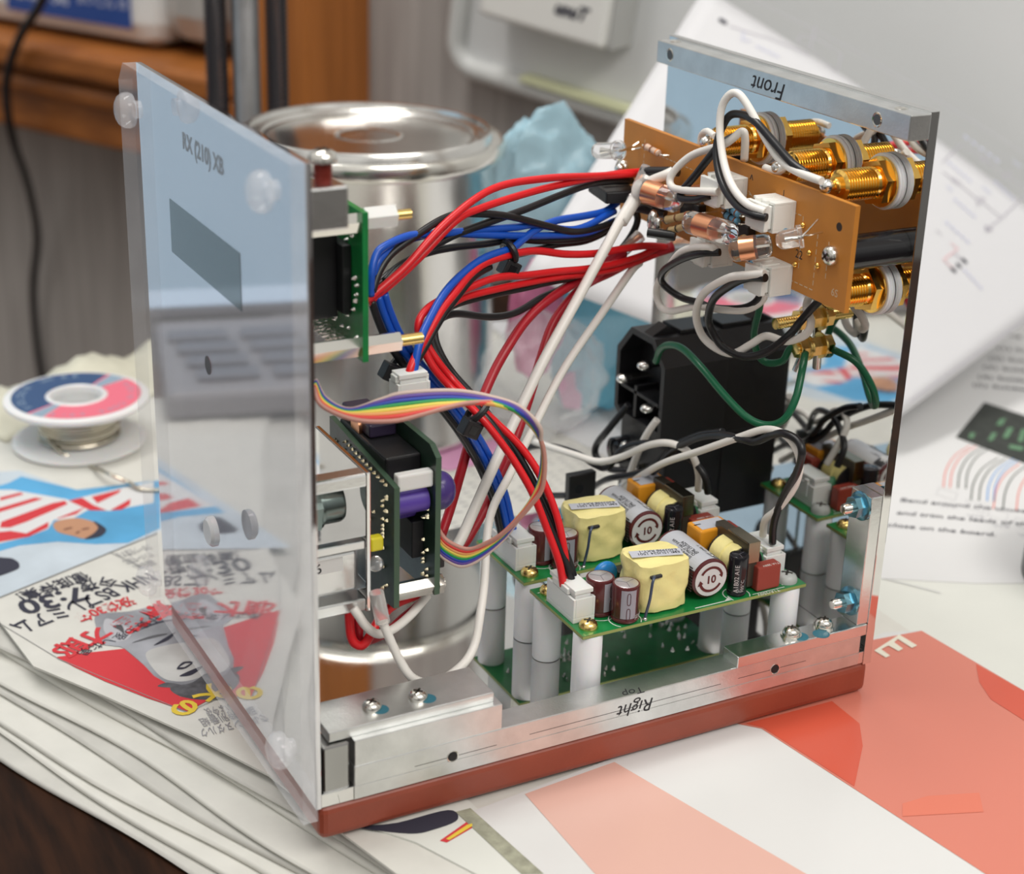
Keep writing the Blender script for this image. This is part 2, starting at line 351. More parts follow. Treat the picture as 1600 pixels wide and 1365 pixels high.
ntext('headline', '没後30年', 7, (-6.79,152.34,-11.9), (-26.67,147.03,-11.9), inkr, bold=.15)
for ch, q in zip('斎蕃才郎', ((2.03,145.24,-11.85), (-8.89,140.64,-11.85), (-21.13,136.93,-11.85), (-29.71,133.61,-11.85))):
    ntext('red_character', ch, 11, q, V(q)+V((-.86, -.51, 0)), inkr, bold=.28)
for ch, q in zip('が最も愛した男', ((-3.4,137.16,-11.85), (-7.46,134.8,-11.85), (-12.13,132.32,-11.85), (-16.14,130.51,-11.85), (-20.4,128.41,-11.85), (-24.74,127.29,-11.85), (-28.78,125.63,-11.85))):
    ntext('small_character', ch, 4.6, q, V(q)+V((-.7, -.71, 0)), ink)
greyf = mat('portrait_grey', (.34, .35, .38), .7, noise_amt=.45, nscale=45)
greyl = mat('portrait_light', (.60, .60, .58), .7, noise_amt=.15, nscale=60)
greyd = mat('portrait_dark', (.10, .10, .11), .7, noise_amt=.5, nscale=300)
patch('portrait', [(-19.24,144.71,-11.98),(-21.84,136.6,-11.98),(-23.18,126.38,-11.98),(-19.97,122.68,-11.98),(-17.56,119.8,-11.98),(-14.96,107.38,-11.98),(-14.05,99.83,-11.98),(-11.99,94.34,-11.98),(-10.71,85.27,-11.98),(-3.65,79.99,-11.98),(10.52,78.57,-11.98),(9.7,117.47,-11.98),(2.67,140.37,-11.98),(-9.77,142.73,-11.98)], greyf)
patch('portrait_cheek', [(-12.32,114.26,-11.95),(-5.58,116.4,-11.95),(2.45,114.46,-11.95),(5.81,105.86,-11.95),(5.95,97.18,-11.95),(-4.54,92.86,-11.95),(-11.1,95.92,-11.95),(-13.02,103.89,-11.95)], greyl)
patch('portrait_hair', [(-11.74,91.32,-11.95),(-5,91.44,-11.95),(1.39,95.09,-11.95),(7.33,92.33,-11.95),(6.46,78.39,-11.95),(-3.66,79.94,-11.95),(-10.39,85.07,-11.95)], greyd)
patch('portrait_ear', [(-17.36,140.95,-11.94),(-14,135.21,-11.94),(-12.36,129.4,-11.94),(-15.77,124.66,-11.94),(-19.36,126.32,-11.94),(-20.12,133.89,-11.94)], mat('portrait_mid', (.46, .46, .49), .7))
for q in ([(-10.63,128.98,-11.9),(-2.41,132.11,-11.9),(3.37,130.38,-11.9),(-2.78,130.89,-11.9)], [(-8.82,117.81,-11.9),(-1.61,122.54,-11.9),(-0.27,122.83,-11.9),(-3.92,119.1,-11.9)], [(-6.77,100.88,-11.9),(-3.72,104.14,-11.9),(-0.91,102.83,-11.9),(-4.2,100.11,-11.9)], [(-7.34,96.55,-11.9),(-2.69,98.57,-11.9),(1.18,99.3,-11.9),(-3.63,95.66,-11.9)]):
    patch('portrait_feature', q, ink)
for q in ([(-14.45,122.18,-11.9),(-6.93,124.09,-11.9),(-2.7,123.04,-11.9),(-8.24,122.44,-11.9)], [(1.43,111.29,-11.9),(5.16,111.34,-11.9),(5.83,108.38,-11.9),(3.08,108.77,-11.9)], [(-14.97,93.54,-11.9),(-11.57,94.4,-11.9),(-7.43,90.03,-11.9),(-11.08,90.92,-11.9)], [(-16.91,135.09,-11.9),(-14.13,134.73,-11.9),(-15.01,128.73,-11.9),(-15.78,131.81,-11.9)]):
    patch('portrait_feature', q, greyd)
patch('portrait_eye_white', [(-5.72,101.65,-11.89),(-3.26,103.05,-11.89),(-1.86,102.4,-11.89),(-4.32,101,-11.89)], greyl)
patch('red_panel', [(-37.64,123.44,-11.97),(-27.78,121.9,-11.97),(-17.57,119.79,-11.97),(-14.97,107.36,-11.97),(-14.06,99.81,-11.97),(-11.99,94.32,-11.97),(-10.72,85.26,-11.97),(-3.65,79.97,-11.97),(-11.2,76.47,-11.97),(-19.57,88.6,-11.97),(-28.16,103.08,-11.97),(-34.11,114.99,-11.97)], inkr)
ntext('yellow_character', '大', 9, (-0.12,88.16,-11.85), (-8,82.18,-11.85), inky, bold=.4)
ntext('yellow_character', 'の', 9, (-9.47,83.66,-11.85), (-16.87,78.52,-11.85), inky, bold=.4)
rule = mat('thin_rule_ink', (.25, .25, .25), .7)
for q in ([(-46.81,168.73,-11.9),(15.7,195.21,-11.9),(15.47,194.45,-11.9),(-46.95,168.06,-11.9)], [(-3.33,187.05,-11.9),(5.82,166.33,-11.9),(5.68,165.88,-11.9),(-3.47,186.56,-11.9)], [(-48.41,151.91,-11.9),(-37.66,123.32,-11.9),(-37.76,122.93,-11.9),(-48.5,151.49,-11.9)], [(-37.76,122.93,-11.9),(-11.34,76.02,-11.9),(-11.45,75.69,-11.9),(-37.85,122.55,-11.9)], [(-11.34,76.02,-11.9),(1.78,80.89,-11.9),(1.66,80.54,-11.9),(-11.45,75.69,-11.9)]):
    patch('rule', q, rule)
for t, q0, q1 in (('スポーツを愛する', (10.36,187.45,-11.9), (-2.15,184.87,-11.9)), ('ナンバーを読む', (9.02,181.44,-11.9), (-1.65,178.72,-11.9)), ('毎週月曜の夜に', (7.7,175.54,-11.9), (0.41,173.53,-11.9)), ('ジャンヌダルク', (5.85,65.66,-11.9), (-11.52,65.49,-11.9)), ('夏の特別番組', (6.8,71.02,-11.9), (-9.81,70.71,-11.9)), ('いよいよ今夜', (5.35,75.24,-11.9), (-6.72,75.41,-11.9))):
    ntext('small_print', t, 5.2, q0, q1, inkg)
# fan text on the back part of the page (under and behind the chassis)
rng = random.Random(3)
b = MB('text_block', inkg); b.keep = True
for i in range(26):
    for j in range(42):
        x = 60+i*5.4; y = 138+j*3.6
        if rng.random() < .22 or y > 330-(x-60)*.3: continue
        b.poly([(x, y, -12.1), (x+rng.uniform(1.5, 4), y, -12.1), (x+3, y+.5, -12.1), (x, y+rng.uniform(.5, .9), -12.1)])
b.build(parent=page)
# narrow torn edge behind the spool
torn = MB('torn_paper', mat('torn_cream_paper', (.66, .64, .52), .85, noise_amt=.08, nscale=90, bump=.5, bscale=60)); rng = random.Random(5)
rows = []
for i in range(40):
    t = i/39; base = V((-30, 338, -12))*(1-t)+V((150, 408, -12))*t; fw2 = V((.37, -.93, 0)); r = []
    for k in range(7):
        q = k/6; h = (q**1.5)*(9+6*math.sin(t*23)+3*rng.random())*(1 if i % 2 else .8)
        r.append(torn.bm.verts.new(base+fw2*((1-q)*42)+V((0, 0, .3+h*(.4+.6*t)))+V((rng.uniform(-.6, .6), rng.uniform(-1, 1), 0))*(q > .7)*1.5))
    rows.append(r)
for A, B in zip(rows, rows[1:]):
    for k in range(6): f = torn.bm.faces.new([A[k], A[k+1], B[k+1], B[k]]); f.smooth = True
o = torn.build(); md = o.modifiers.new('solid', 'SOLIDIFY'); md.thickness = .0004; tag(o, 'crumpled cream paper with a torn edge behind the solder spool', 'paper')

# flyer under the near corner of the chassis
fly = thing('flyer', 'small printed flyer with red and yellow bars, poking out under the red-brown base', 'flyer', (30, -20, -12))
b = MB('sheet', cpaper); q = [(3.03,18.17,-11.6),(11.93,4.38,-11.6),(22.04,-9.69,-11.6),(30.22,-28.36,-11.6),(34.05,-40.06,-11.6),(48.33,-46.91,-11.6),(42.97,-3.05,-11.6),(41.51,11.55,-11.6)]; b.prism([(x, y) for x, y, z in q], 'z', -12.1, -11.6); b.build(parent=fly)
patch('dark_picture', [(11.1,2.43,-11.5),(20.95,-0.07,-11.5),(35.59,-0.67,-11.5),(35.99,-5.65,-11.5),(28.83,-6.94,-11.5),(21.99,-5.85,-11.5)], ink, fly)
patch('red_bar', [(27.73,-11.95,-11.5),(37.89,-7.5,-11.5),(40.56,-7.82,-11.5),(38.98,-10.21,-11.5),(29.02,-13.47,-11.5)], inkr, fly)
patch('yellow_bar', [(29.52,-12.04,-11.4),(37.2,-8.9,-11.4),(38.66,-8.97,-11.4),(38.16,-9.98,-11.4),(30.03,-12.89,-11.4)], inky, fly)
patch('grey_band', [(37.02,-2.39,-11.45),(41.33,-2.51,-11.45),(45.39,-35.84,-11.45),(40.29,-33.4,-11.45)], mat('olive_grey_ink', (.36, .36, .27), .8, noise_amt=.3, nscale=300), fly)

# red and white magazine at the right
mag = thing('magazine', 'glossy magazine with salmon red bands and a big white letter E, right of the chassis', 'magazine', (120, -20, -12))
b = MB('cover', mat('gloss_white_cover', (.70, .70, .69), .22)); q = [(40.58,-4.01,-11.5),(121.76,6.02,-11.5),(205.43,27.06,-11.5),(217.76,22.77,-11.5),(223.96,-43.85,-11.5),(146.17,-120.63,-11.5),(50,-74.16,-11.5)]
b.prism([(x, y) for x, y, z in q], 'z', -12.6, -11.5); b.build(parent=mag)
gs = mat('gloss_salmon', (.64, .10, .055), .25); gl = mat('gloss_salmon_light', (.66, .21, .15), .22); gp = mat('gloss_pink', (.72, .44, .37), .25)
patch('red_band', [(130.19,1.89,-11.4),(198.23,24.65,-11.4),(217.63,22.63,-11.4),(223.29,-44.48,-11.4),(153.08,-113.79,-11.4),(147.08,-84.6,-11.4),(135.38,-3.6,-11.4)], gl, mag)
patch('deep_red_area', [(132.65,0.56,-11.3),(163.58,-0.19,-11.3),(163.15,-13.75,-11.3),(156.35,-23.71,-11.3),(141.29,-38.88,-11.3),(136.03,-3.32,-11.3)], gs, mag)
patch('deep_red_area', [(218.83,-1.64,-11.3),(223.16,-44.6,-11.3),(212.14,-55.47,-11.3),(208.86,-33.25,-11.3),(208.21,-19.84,-11.3),(212.11,-10.51,-11.3)], gs, mag)
patch('deep_red_area', [(147.98,-51.09,-11.3),(156.77,-51.27,-11.3),(170.68,-56.19,-11.3),(165.49,-63.66,-11.3),(144.07,-55.75,-11.3)], mat('gloss_salmon_mid', (.71, .19, .12), .25), mag)
patch('pink_band', [(57.5,-3.06,-11.4),(87.55,-0.14,-11.4),(105.49,-64.69,-11.4),(108.54,-78.88,-11.4),(62.62,-56.82,-11.4),(57.02,-41.48,-11.4)], gp, mag)
patch('letter', [(194.83,18.58,-11.2),(208.98,23.43,-11.2),(209.56,15.37,-11.2),(206.95,14.77,-11.2),(206.65,21.28,-11.2),(204.15,20.15,-11.2),(204.06,15.66,-11.2),(201.66,14.97,-11.2),(201.09,19.29,-11.2),(197.42,18.28,-11.2),(197.38,13.84,-11.2),(195.29,13.49,-11.2)], mat('letter_cream', (.78, .74, .62), .4), mag, label='white printed letter E')

# cream sheet under, instruction sheet, leaning circuit diagram
b = MB('cream_sheet', cpaper); q = [(277.77,122.9,-12.3),(296.94,28.02,-12.3),(303.05,-22.06,-12.3),(223.72,-44.26,-12.3),(217.39,22.19,-12.3),(191.03,25.18,-12.3),(181.97,57.67,-12.3)]
b.prism([(x, y) for x, y, z in q], 'z', -12.8, -12.3); tag(b.build(), 'plain cream sheet of paper lying under the instruction sheet beside the black lid', 'paper')
ins = thing('instruction_sheet', 'white instruction sheet with a dark board picture and coloured wires printed on it', 'paper', (350, 120, -12))
b = MB('sheet', wpaper); b.prism([(218, 66), (258, 42), (330, 10), (560, 150), (420, 380), (190, 240)], 'z', -12.3, -11.9); b.build(parent=ins)
def px(name, q, m, dz=0): patch(name, q, m, ins, dz)
px('board_picture', [(382.73,174.28,-11.8),(392.71,137.31,-11.8),(351.35,105.92,-11.8),(342.67,147.67,-11.8)], mat('print_dark', (.035, .04, .035), .6, noise_amt=.4, nscale=200))
pg = mat('print_green', (.12, .25, .14), .6)
for q in ([(374.24,155.47,-11.7),(377.89,155.48,-11.7),(370.53,149.92,-11.7),(367.97,151.04,-11.7)], [(370.75,146.67,-11.7),(373.05,145.66,-11.7),(362.56,137.9,-11.7),(360.3,138.89,-11.7)], [(360.3,145.03,-11.7),(362.32,144.14,-11.7),(354.54,138.39,-11.7),(352.55,139.27,-11.7)], [(375.07,143.21,-11.7),(377.11,142.32,-11.7),(365.3,132.15,-11.7),(363.3,133.03,-11.7)], [(351.71,148.8,-11.7),(353.73,147.92,-11.7),(349.01,143.86,-11.7),(347.01,144.74,-11.7)], [(358.31,132.22,-11.7),(361.78,127.7,-11.7),(358.07,124.9,-11.7),(354.85,129.28,-11.7)]): px('printed_chip', q, pg)
def pwire(pts, m, wd=.55):
    P = curve(pts, 8); b = MB('printed_wire', m); b.keep = True
    for A, B in zip(P, P[1:]):
        n = (B-A).cross(V((0, 0, 1))).normalized()*wd/2; b.poly([A-n, B-n, B+n, A+n])
    b.build(parent=ins)
pk = mat('print_red_wire', (.75, .22, .18), .6); pbk = mat('print_black_wire', (.05, .07, .05), .6); pbl = mat('print_blue_wire', (.12, .35, .72), .6)
for dx, m in ((0, pk), (5, pk), (11, pbk), (17, pbk)):
    pwire([V(a)+V((336.27,137.73,-11.8))*0+V((dx*.42, -dx*.28, 0)) for a in [(342.13,138.12,-11.8),(328.73,132.29,-11.8),(315.04,122.06,-11.8),(302.98,109.77,-11.8)]], m)
for dx, m in ((0, pbk), (6, pbk), (12, pbl), (17, pbl)):
    pwire([V(a)+V((dx*.42, -dx*.28, 0)) for a in [(343.88,123.42,-11.8),(329.97,117.52,-11.8),(316.48,107.75,-11.8),(304.58,95.98,-11.8)]], m)
for dx, m in ((0, pk), (7, pbk), (17, pk), (36, pk)):
    pwire([V(a)+V((dx*.42, -dx*.28, 0)) for a in [(347.64,115.32,-11.8),(333.79,108.88,-11.8),(320.55,99.27,-11.8),(306.78,86.08,-11.8)]], m)
lt = mat('print_pale_grey', (.5, .5, .52), .7)
for q in ([(301.35,110.49,-11.8),(304.32,103.23,-11.8),(298.47,98.07,-11.8),(295.9,105.69,-11.8)], [(303.62,97.05,-11.8),(306.76,89.89,-11.8),(300.97,84.94,-11.8),(298.23,92.45,-11.8)], [(306.47,87.48,-11.8),(309.33,80.56,-11.8),(302.95,75.43,-11.8),(300.71,82.58,-11.8)], [(309.57,76.74,-11.8),(312.59,69.86,-11.8),(306.25,64.9,-11.8),(303.84,71.99,-11.8)]):
    q = [V(a) for a in q]; pw = MB('printed_plug', lt); pw.keep = True
    for A, B in zip(q, q[1:]+q[:1]):
        n = (B-A).cross(V((0, 0, 1))).normalized()*.12; pw.poly([A-n, B-n, B+n, A+n])
    pw.build(parent=ins)
def itext(body, size, p0, p1, m=ink, **k):
    p0, p1 = V(p0), V(p1); xd = p1-p0; xd.z = 0; return text(ins, 'printed_text', body, size, p0, xd, V((0, 0, 1)).cross(xd), m, th=.01, **k)
for i, (t, q) in enumerate((('ng wires', (456.91,237.99,-11.8)), ('(1) Solder W3 wires', (438.14,226.63,-11.8)), ('(2) Solder W6 wires', (424.31,216.84,-11.8)), ('(3) Solder W5 wires', (412.74,208.48,-11.8)), ('(4) Solder W7 wires', (401.47,199.48,-11.8)), ('(5) Solder W8 and W9', (391.7,192.03,-11.8)))):
    itext(t, 6.2, q, V(q)+V((.78, -.63, 0)), ink, bold=.06)
for t, q in (('W5', (289.02,95.95,-11.8)), ('W6', (292.59,84.38,-11.8)), ('W8', (295.36,74.01,-11.8)), ('W7', (298.51,63.67,-11.8))): itext(t, 4.2, q, V(q)+V((.83, -.56, 0)), lt, bold=.05)
for t, q in (('Bend around the unused rounds with solder mask', (278.29,106.47,-11.8)), ('and trim the leads of the components.', (269.55,97.82,-11.8)), ('close on the board.', (259.27,90.88,-11.8))): itext(t, 5.0, q, V(q)+V((.80, -.60, 0)), ink, bold=.05, shear=.25)
px('sheet_shade_rule', [(231.77,57.78,-11.8),(242.24,41.54,-11.8),(241.93,41.17,-11.8),(231.45,57.39,-11.8)], lt)  # thin pale grey line at the lower corner of the sheet

dB, dC, dD = V((307.49,144.33,4)), V((476.76,206.48,30)), V((324.09,326.26,150)); dA = dB+dD-dC
dia = thing('circuit_diagram_sheet', 'large white sheet with a pale circuit diagram, curling up behind the front plate', 'paper', tuple(dB))
uu = dC-dB; vv = dD-dC; nn = uu.cross(vv).normalized()
def dpt(a, c, h=0):
    return dB+uu*a+vv*c+nn*(h+9*math.sin(c*3.0+.4)*math.sin(a*2.2+.3)-9*math.sin(.4)*math.sin(.3))
b = MB('sheet', mat('bright_white_paper', (.66, .66, .68), .7)); aA, cA = (-0.3099,0.6003)
rows = [[b.bm.verts.new(dpt((i/20)*(1-j/24)+(i/20)*(j/24)+(1-i/20)*(j/24)*aA, (i/20)*(j/24)+(1-i/20)*(j/24)*cA)) for i in range(21)] for j in range(25)]
for A, B in zip(rows, rows[1:]):
    for k in range(20): f = b.bm.faces.new([A[k], A[k+1], B[k+1], B[k]]); f.smooth = True
o = b.build(parent=dia); md = o.modifiers.new('s', 'SOLIDIFY'); md.thickness = .0002
# invert a pixel-free layout: the diagram is drawn in sheet coordinates (a along the lower edge, c up the sheet)
def dline(pts, m, wd=.5, name='diagram_line'):
    b = MB(name, m); b.keep = True
    for (a0, c0), (a1, c1) in zip(pts, pts[1:]):
        A0, A1 = dpt(a0, c0), dpt(a1, c1); st = max(1, int((A1-A0).length/8)); pr = None
        for i in range(st+1):
            t = i/st; P = dpt(a0+(a1-a0)*t, c0+(c1-c0)*t, .35)*1.0; Q = (A1-A0).normalized().cross(nn)*wd/2
            if pr: b.poly([pr[0], P-Q, P+Q, pr[1]])
            pr = (P-Q, P+Q)
    b.build(parent=dia)
dl = mat('diagram_grey_ink', (.42, .40, .46), .7); db = mat('diagram_blue_ink', (.52, .54, .70), .7); dr = mat('diagram_red_ink', (.78, .48, .50), .7)
dline([(0.9123,0.3834), (1.0626,0.4000), (1.0656,0.3553)], dl); dline([(1.0656,0.3256), (1.0641,0.2917)], dl); dline([(1.0672,0.2767), (1.0714,0.2289), (0.8655,0.2104), (0.8708,0.2597)], dl)
dline([(0.8732,0.3637), (0.8717,0.3420)], dl); dline([(0.8735,0.3189), (0.8655,0.2732)], dl); dline([(0.8655,0.2104), (0.8007,0.2077)], dl)
dline([(0.6330,0.2625), (0.6301,0.2486)], dl); dline([(0.6272,0.2239), (0.6263,0.2049), (0.5513,0.2026), (0.5500,0.1774)], dr, .6); dline([(0.6014,0.2032), (0.6001,0.1779)], dl)
dline([(1.0682,0.3566), (1.0507,0.3431), (1.0775,0.3529), (1.0522,0.3356), (1.0783,0.3433), (1.0531,0.3261), (1.0707,0.3281)], dl); dline([(0.8765,0.3445), (0.8599,0.3313), (0.8870,0.3401), (0.8631,0.3233), (0.8853,0.3296), (0.8680,0.3145)], dl)
dline([(1.0956,0.2903), (1.0665,0.2747), (1.0439,0.2886), (1.0956,0.2903)], dl, .6); dline([(0.8703,0.2756), (0.8413,0.2612), (0.8931,0.2658), (0.8703,0.2756)], dl, .6)
dline([(0.7894,0.2149), (0.7922,0.2004), (0.7704,0.2056), (0.7894,0.2149)], dl, 1.0)
for a_, b_ in ((((0.6043,0.1846)), ((0.6031,0.1700))), (((0.5735,0.1816)), ((0.5729,0.1689))), (((0.5459,0.1815)), ((0.5446,0.1671)))): dline([a_, b_], ink, 1.9, 'diagram_mark')
dline([(0.0655,0.0126), (0.6275,0.0061)], dl, .35); dline([(1.0709,0.9446), (1.1541,0.7046), (1.2421,0.2961)], dl, .4)
dline([(0.9023,0.8880), (0.9217,0.8596), (0.9540,0.8223), (0.9952,0.7459)], dl, .5); dline([(1.0160,0.7880), (1.0590,0.8004), (1.0893,0.7812), (1.0915,0.7171), (0.9990,0.6820)], dl, .5); dline([(1.0160,0.7880), (1.0253,0.7624), (0.9961,0.6852)], dl, .5)
dline([(1.1394,0.8053), (1.0271,0.7618)], dl, .5); dline([(0.9052,0.9133), (0.9050,0.8959)], ink, 3, 'diagram_mark'); dline([(0.9164,0.8613), (0.8756,0.8443), (0.8950,0.8334)], db, .6)
for i, (q0, q1) in enumerate((((1.1061,0.4150), (1.1043,0.3144)), ((0.9325,0.3775), (0.9185,0.3090)), ((0.7975,0.3000), (0.7876,0.2379)), ((0.9999,0.2886), (0.9842,0.2269)), ((0.6873,0.2666), (0.6766,0.1972)), ((0.5742,0.1619), (0.5583,0.1047)), ((1.1603,0.3079), (1.1568,0.2861)), ((0.9364,0.2903), (0.9305,0.2679)), ((0.8281,0.3313), (0.8227,0.3159)), ((0.8872,0.8163), (0.8997,0.7680)))):
    for k in range(5):
        f0, f1 = k/5, (k+.62)/5
        dline([(q0[0]+(q1[0]-q0[0])*f0, q0[1]+(q1[1]-q0[1])*f0), (q0[0]+(q1[0]-q0[0])*f1, q0[1]+(q1[1]-q0[1])*f1)], db, 1.4, 'diagram_caption')
# ------------------------------------------------------------------ wall furniture, far behind
shelf = thing('wooden_shelf', 'orange-brown wooden shelf with a stepped edge on the back wall', 'shelf', tuple(W0+E1*150))
b = MB('ledge', woodo); wallbox(b, 98, 1500, 40, 58, 0, 92, 4); b.build(parent=shelf)
b = MB('apron', woodo); wallbox(b, 98, 1500, -6, 40, 0, 74, 3); b.build(parent=shelf)
b = MB('moulding', woodo); wallbox(b, 98, 1500, 22, 34, 74, 84, 4); b.build(parent=shelf)
b = MB('wood_post', woodp); wallbox(b, 46, 98, -300, 900, 0, 60, 2); tag(b.build(), 'upright orange wooden post on the wall left of the white board', 'post')
app = thing('white_appliance', 'white rounded appliance with a blue label, standing on the wooden shelf', 'appliance', tuple(W0+E1*300-WN*50+V((0, 0, 58))))
b = MB('body', mat('appliance_white', (.72, .73, .72), .3)); wallbox(b, 172, 415, 60, 260, 4, 62, 16); b.build(parent=app)
b = MB('end_cap', mat('appliance_silver', (.5, .49, .47), .3, .4)); wallbox(b, 122, 176, 64, 200, 8, 58, 20); b.build(parent=app)
b = MB('blue_label', mat('label_blue', (.02, .07, .30), .4)); wallbox(b, 193, 313, 72, 120, 62, 63); b.build(parent=app, label='dark blue printed label')
P0_ = W0+E1*311-WN*63.2
text(app, 'label_text', '高級電気', 15, P0_+V((0, 0, 82)), -E1, (0, 0, 1), mat('label_white', (.55, .6, .75), .5), bold=.4)
text(app, 'label_text', 'まいこん 10', 9, P0_-E1*68+V((0, 0, 84)), -E1, (0, 0, 1), mat('label_white', (.55, .6, .75), .5), bold=.1)
b = MB('cable', wblk); b.tube([(123.37,757.43,114.64),(120.39,767.69,89.9),(108.92,790.21,62.91),(101.74,806.49,31.5),(104.38,816.73,-4.93),(124.1,870.55,-54.56),(136.51,912.26,-104.71),(134.95,932.96,-150.73),(135.78,940.13,-200.22),(138.5,939.2,-254.41),(136.39,945.55,-323.82),(126.96,964.05,-473.92)], 3.0, 10); tag(b.build(), 'black cable hanging down the wall at the left edge', 'cable')
# white framed board
wb = thing('white_board', 'large white board with a raised rounded frame, mounted on the wall', 'board', tuple((357.6,500.38,81.8)))
wbm = mat('board_white', (.74, .75, .75), .35); wbf = mat('board_frame_white', (.62, .63, .62), .35)
BL = V((314.69,575.79,68.34)); BR = V((377.28,452.96,51.52)); bx = (BR-BL).normalized(); by = (-WN).cross(bx) ; by = by if by.z > 0 else -by
TB = Matrix((bx, by, -WN)).transposed().to_4x4(); TB.translation = BL
b = MB('panel', wbm); b.box((4, 4, -12), (900, 560, 2), 0, TB); b.build(parent=wb)
b = MB('frame', wbf); fr = []
def rrect(x0, y0, x1, y1, r, n=8):
    o = []
    for cx, cy, a0 in ((x1-r, y1-r, 0), (x0+r, y1-r, 90), (x0+r, y0+r, 180), (x1-r, y0+r, 270)):
        for i in range(n+1): a = math.radians(a0+90*i/n); o.append((cx+r*math.cos(a), cy+r*math.sin(a)))
    return o
b.tube([TB @ V((x, y, 3)) for x, y in rrect(5, 5, 895, 555, 16)], 6.5, 10, 1, closed=True); b.build(parent=wb)
sw = thing('white_control_box', 'white plastic box with black handwriting, fixed on the white board', 'control box', tuple((341.21,510.53,109.63)))
c0 = TB.inverted() @ V((319.39,531.34,111.84)); c1 = TB.inverted() @ V((356.9,457.72,103.61))
b = MB('body', mat('box_white', (.80, .79, .76), .4)); b.box((c0.x, c0.y-4, 2.5), (c1.x, c0.y+130, 30), 3, TB); b.build(parent=sw)
b = MB('end_strip', mat('box_grey', (.45, .45, .44), .5)); b.box((c1.x, c0.y-4, 2.5), (c1.x+3, c0.y+130, 24), .5, TB); b.build(parent=sw)
text(sw, 'handwriting', 'unuT', 10, TB @ V((c0.x+50, c0.y+9, 30.2)), bx, by, ink, bold=.5, shear=.3)
b = MB('reflection_strip', mat('pale_yellow_reflection', (.72, .74, .48), .5)); b.box((58, 9, 2.5), (300, 13, 12), .5, TB); b.build(parent=wb, label='pale yellow-green strip standing in for a reflection')  # coloured strip put in for a yellow-green reflection along the lower edge

# ------------------------------------------------------------------ things on the desk behind the chassis
can = thing('paint_can', 'silver tin can with a pressed metal lid, behind the chassis', 'can', (130, 270, -12))
cx, cy = 130, 270
b = MB('body', tin); b.lathe([(50.5, 0), (52, 1), (52.2, 3), (50.8, 5), (50.8, 111), (52.2, 113), (53.2, 115.5), (52.6, 117.5), (50.5, 118)], (cx, cy, -12), n=96); b.build(parent=can, sharp=50)
b = MB('rim', steel); b.lathe([(53.2, 111.5), (54.0, 112.3), (54.2, 114), (54.0, 117), (53.2, 118.2), (52.4, 118.0), (52.0, 116.5)], (cx, cy, -12), n=96, cap=False); b.build(parent=can)
b = MB('lid', tin); b.lathe([(52.0, 116.5), (49.6, 116.0), (49.0, 117.5), (48.6, 120.6), (47.8, 121.6), (46.8, 121.2), (46.2, 119.4), (44.4, 118.8), (43.6, 119.6), (42.6, 119.4), (41.6, 118.2), (38, 117.7)], (cx, cy, -12), n=96, cap=False); b.build(parent=can)
b = MB('lid_disc', tin); b.lathe([(38.3, 117.7), (30, 117.9), (13.6, 118.0), (12.6, 118.5), (11.6, 118.0), (4, 117.95)], (cx, cy, -12), n=96, cap=True); b.build(parent=can)
b = MB('seam', tin); b.box((cx-1.2, cy-51.6, -8), (cx+1.2, cy-50.4, 98), .4, Matrix.Translation(V((cx, cy, 0))) @ Matrix.Rotation(math.radians(-55), 4, 'Z') @ Matrix.Translation(V((-cx, -cy, 0)))); b.build(parent=can)
# spool of solder
sx, sy = 12.5, 288
sp = thing('solder_spool', 'white plastic spool of solder wire with a blue and pink ring label', 'spool', (sx, sy, -12))
wpl = mat('spool_plastic', (.80, .80, .80), .35, sss=.2)
b = MB('flange', wpl); b.lathe([(9.4, 0), (25, 0), (26, .8), (26, 1.8), (24, 2.4), (9.4, 2.4)], (sx, sy, -12), n=72, cap=False); b.build(parent=sp)
b = MB('flange', wpl); b.lathe([(10.2, 18), (27, 17.2), (28, 18), (28, 19.4), (26.4, 20), (11.6, 20), (10.8, 20.6), (10, 20), (9.4, 14)], (sx, sy, -12), n=72, cap=False); b.build(parent=sp)
b = MB('hub', wpl); b.lathe([(11.5, 2), (11.5, 18.4), (9.6, 18.4), (9.6, 1)], (sx, sy, -12), n=48, cap=False); b.build(parent=sp)
def arcband(a0, a1, r0, r1, m, name, z=8.12):
    b = MB(name, m); b.keep = True; n = max(2, int((a1-a0)/5))
    for i in range(n):
        A, B = math.radians(a0+(a1-a0)*i/n), math.radians(a0+(a1-a0)*(i+1)/n)
        b.poly([(sx+r0*math.cos(A), sy+r0*math.sin(A), z), (sx+r1*math.cos(A), sy+r1*math.sin(A), z), (sx+r1*math.cos(B), sy+r1*math.sin(B), z), (sx+r0*math.cos(B), sy+r0*math.sin(B), z)])
    return b.build(parent=sp)
navy = mat('label_navy', (.035, .085, .20), .5); pinkl = mat('label_pink', (.80, .17, .24), .5); ltb = mat('label_pale_blue', (.28, .38, .48), .5)
arcband(46, 208, 12, 25, navy, 'label_ring'); arcband(-134, 24, 12, 25, pinkl, 'label_ring'); arcband(26, 43, 12, 25, ltb, 'label_ring'); arcband(211, 225, 12, 25, ltb, 'label_ring'); arcband(43, 46, 12, 25, pinkl, 'label_ring'); arcband(208, 211, 12, 25, pinkl, 'label_ring')
for a, ch in zip(range(200, 55, -12), 'SOLDER WIRE  '):
    A = math.radians(a); q = V((sx+20*math.cos(A), sy+20*math.sin(A), 8.15)); text(sp, 'label_letter', ch, 4.6, q, (math.sin(A), -math.cos(A), 0), (math.cos(A), math.sin(A), 0), ltb, th=.01) if ch != ' ' else None
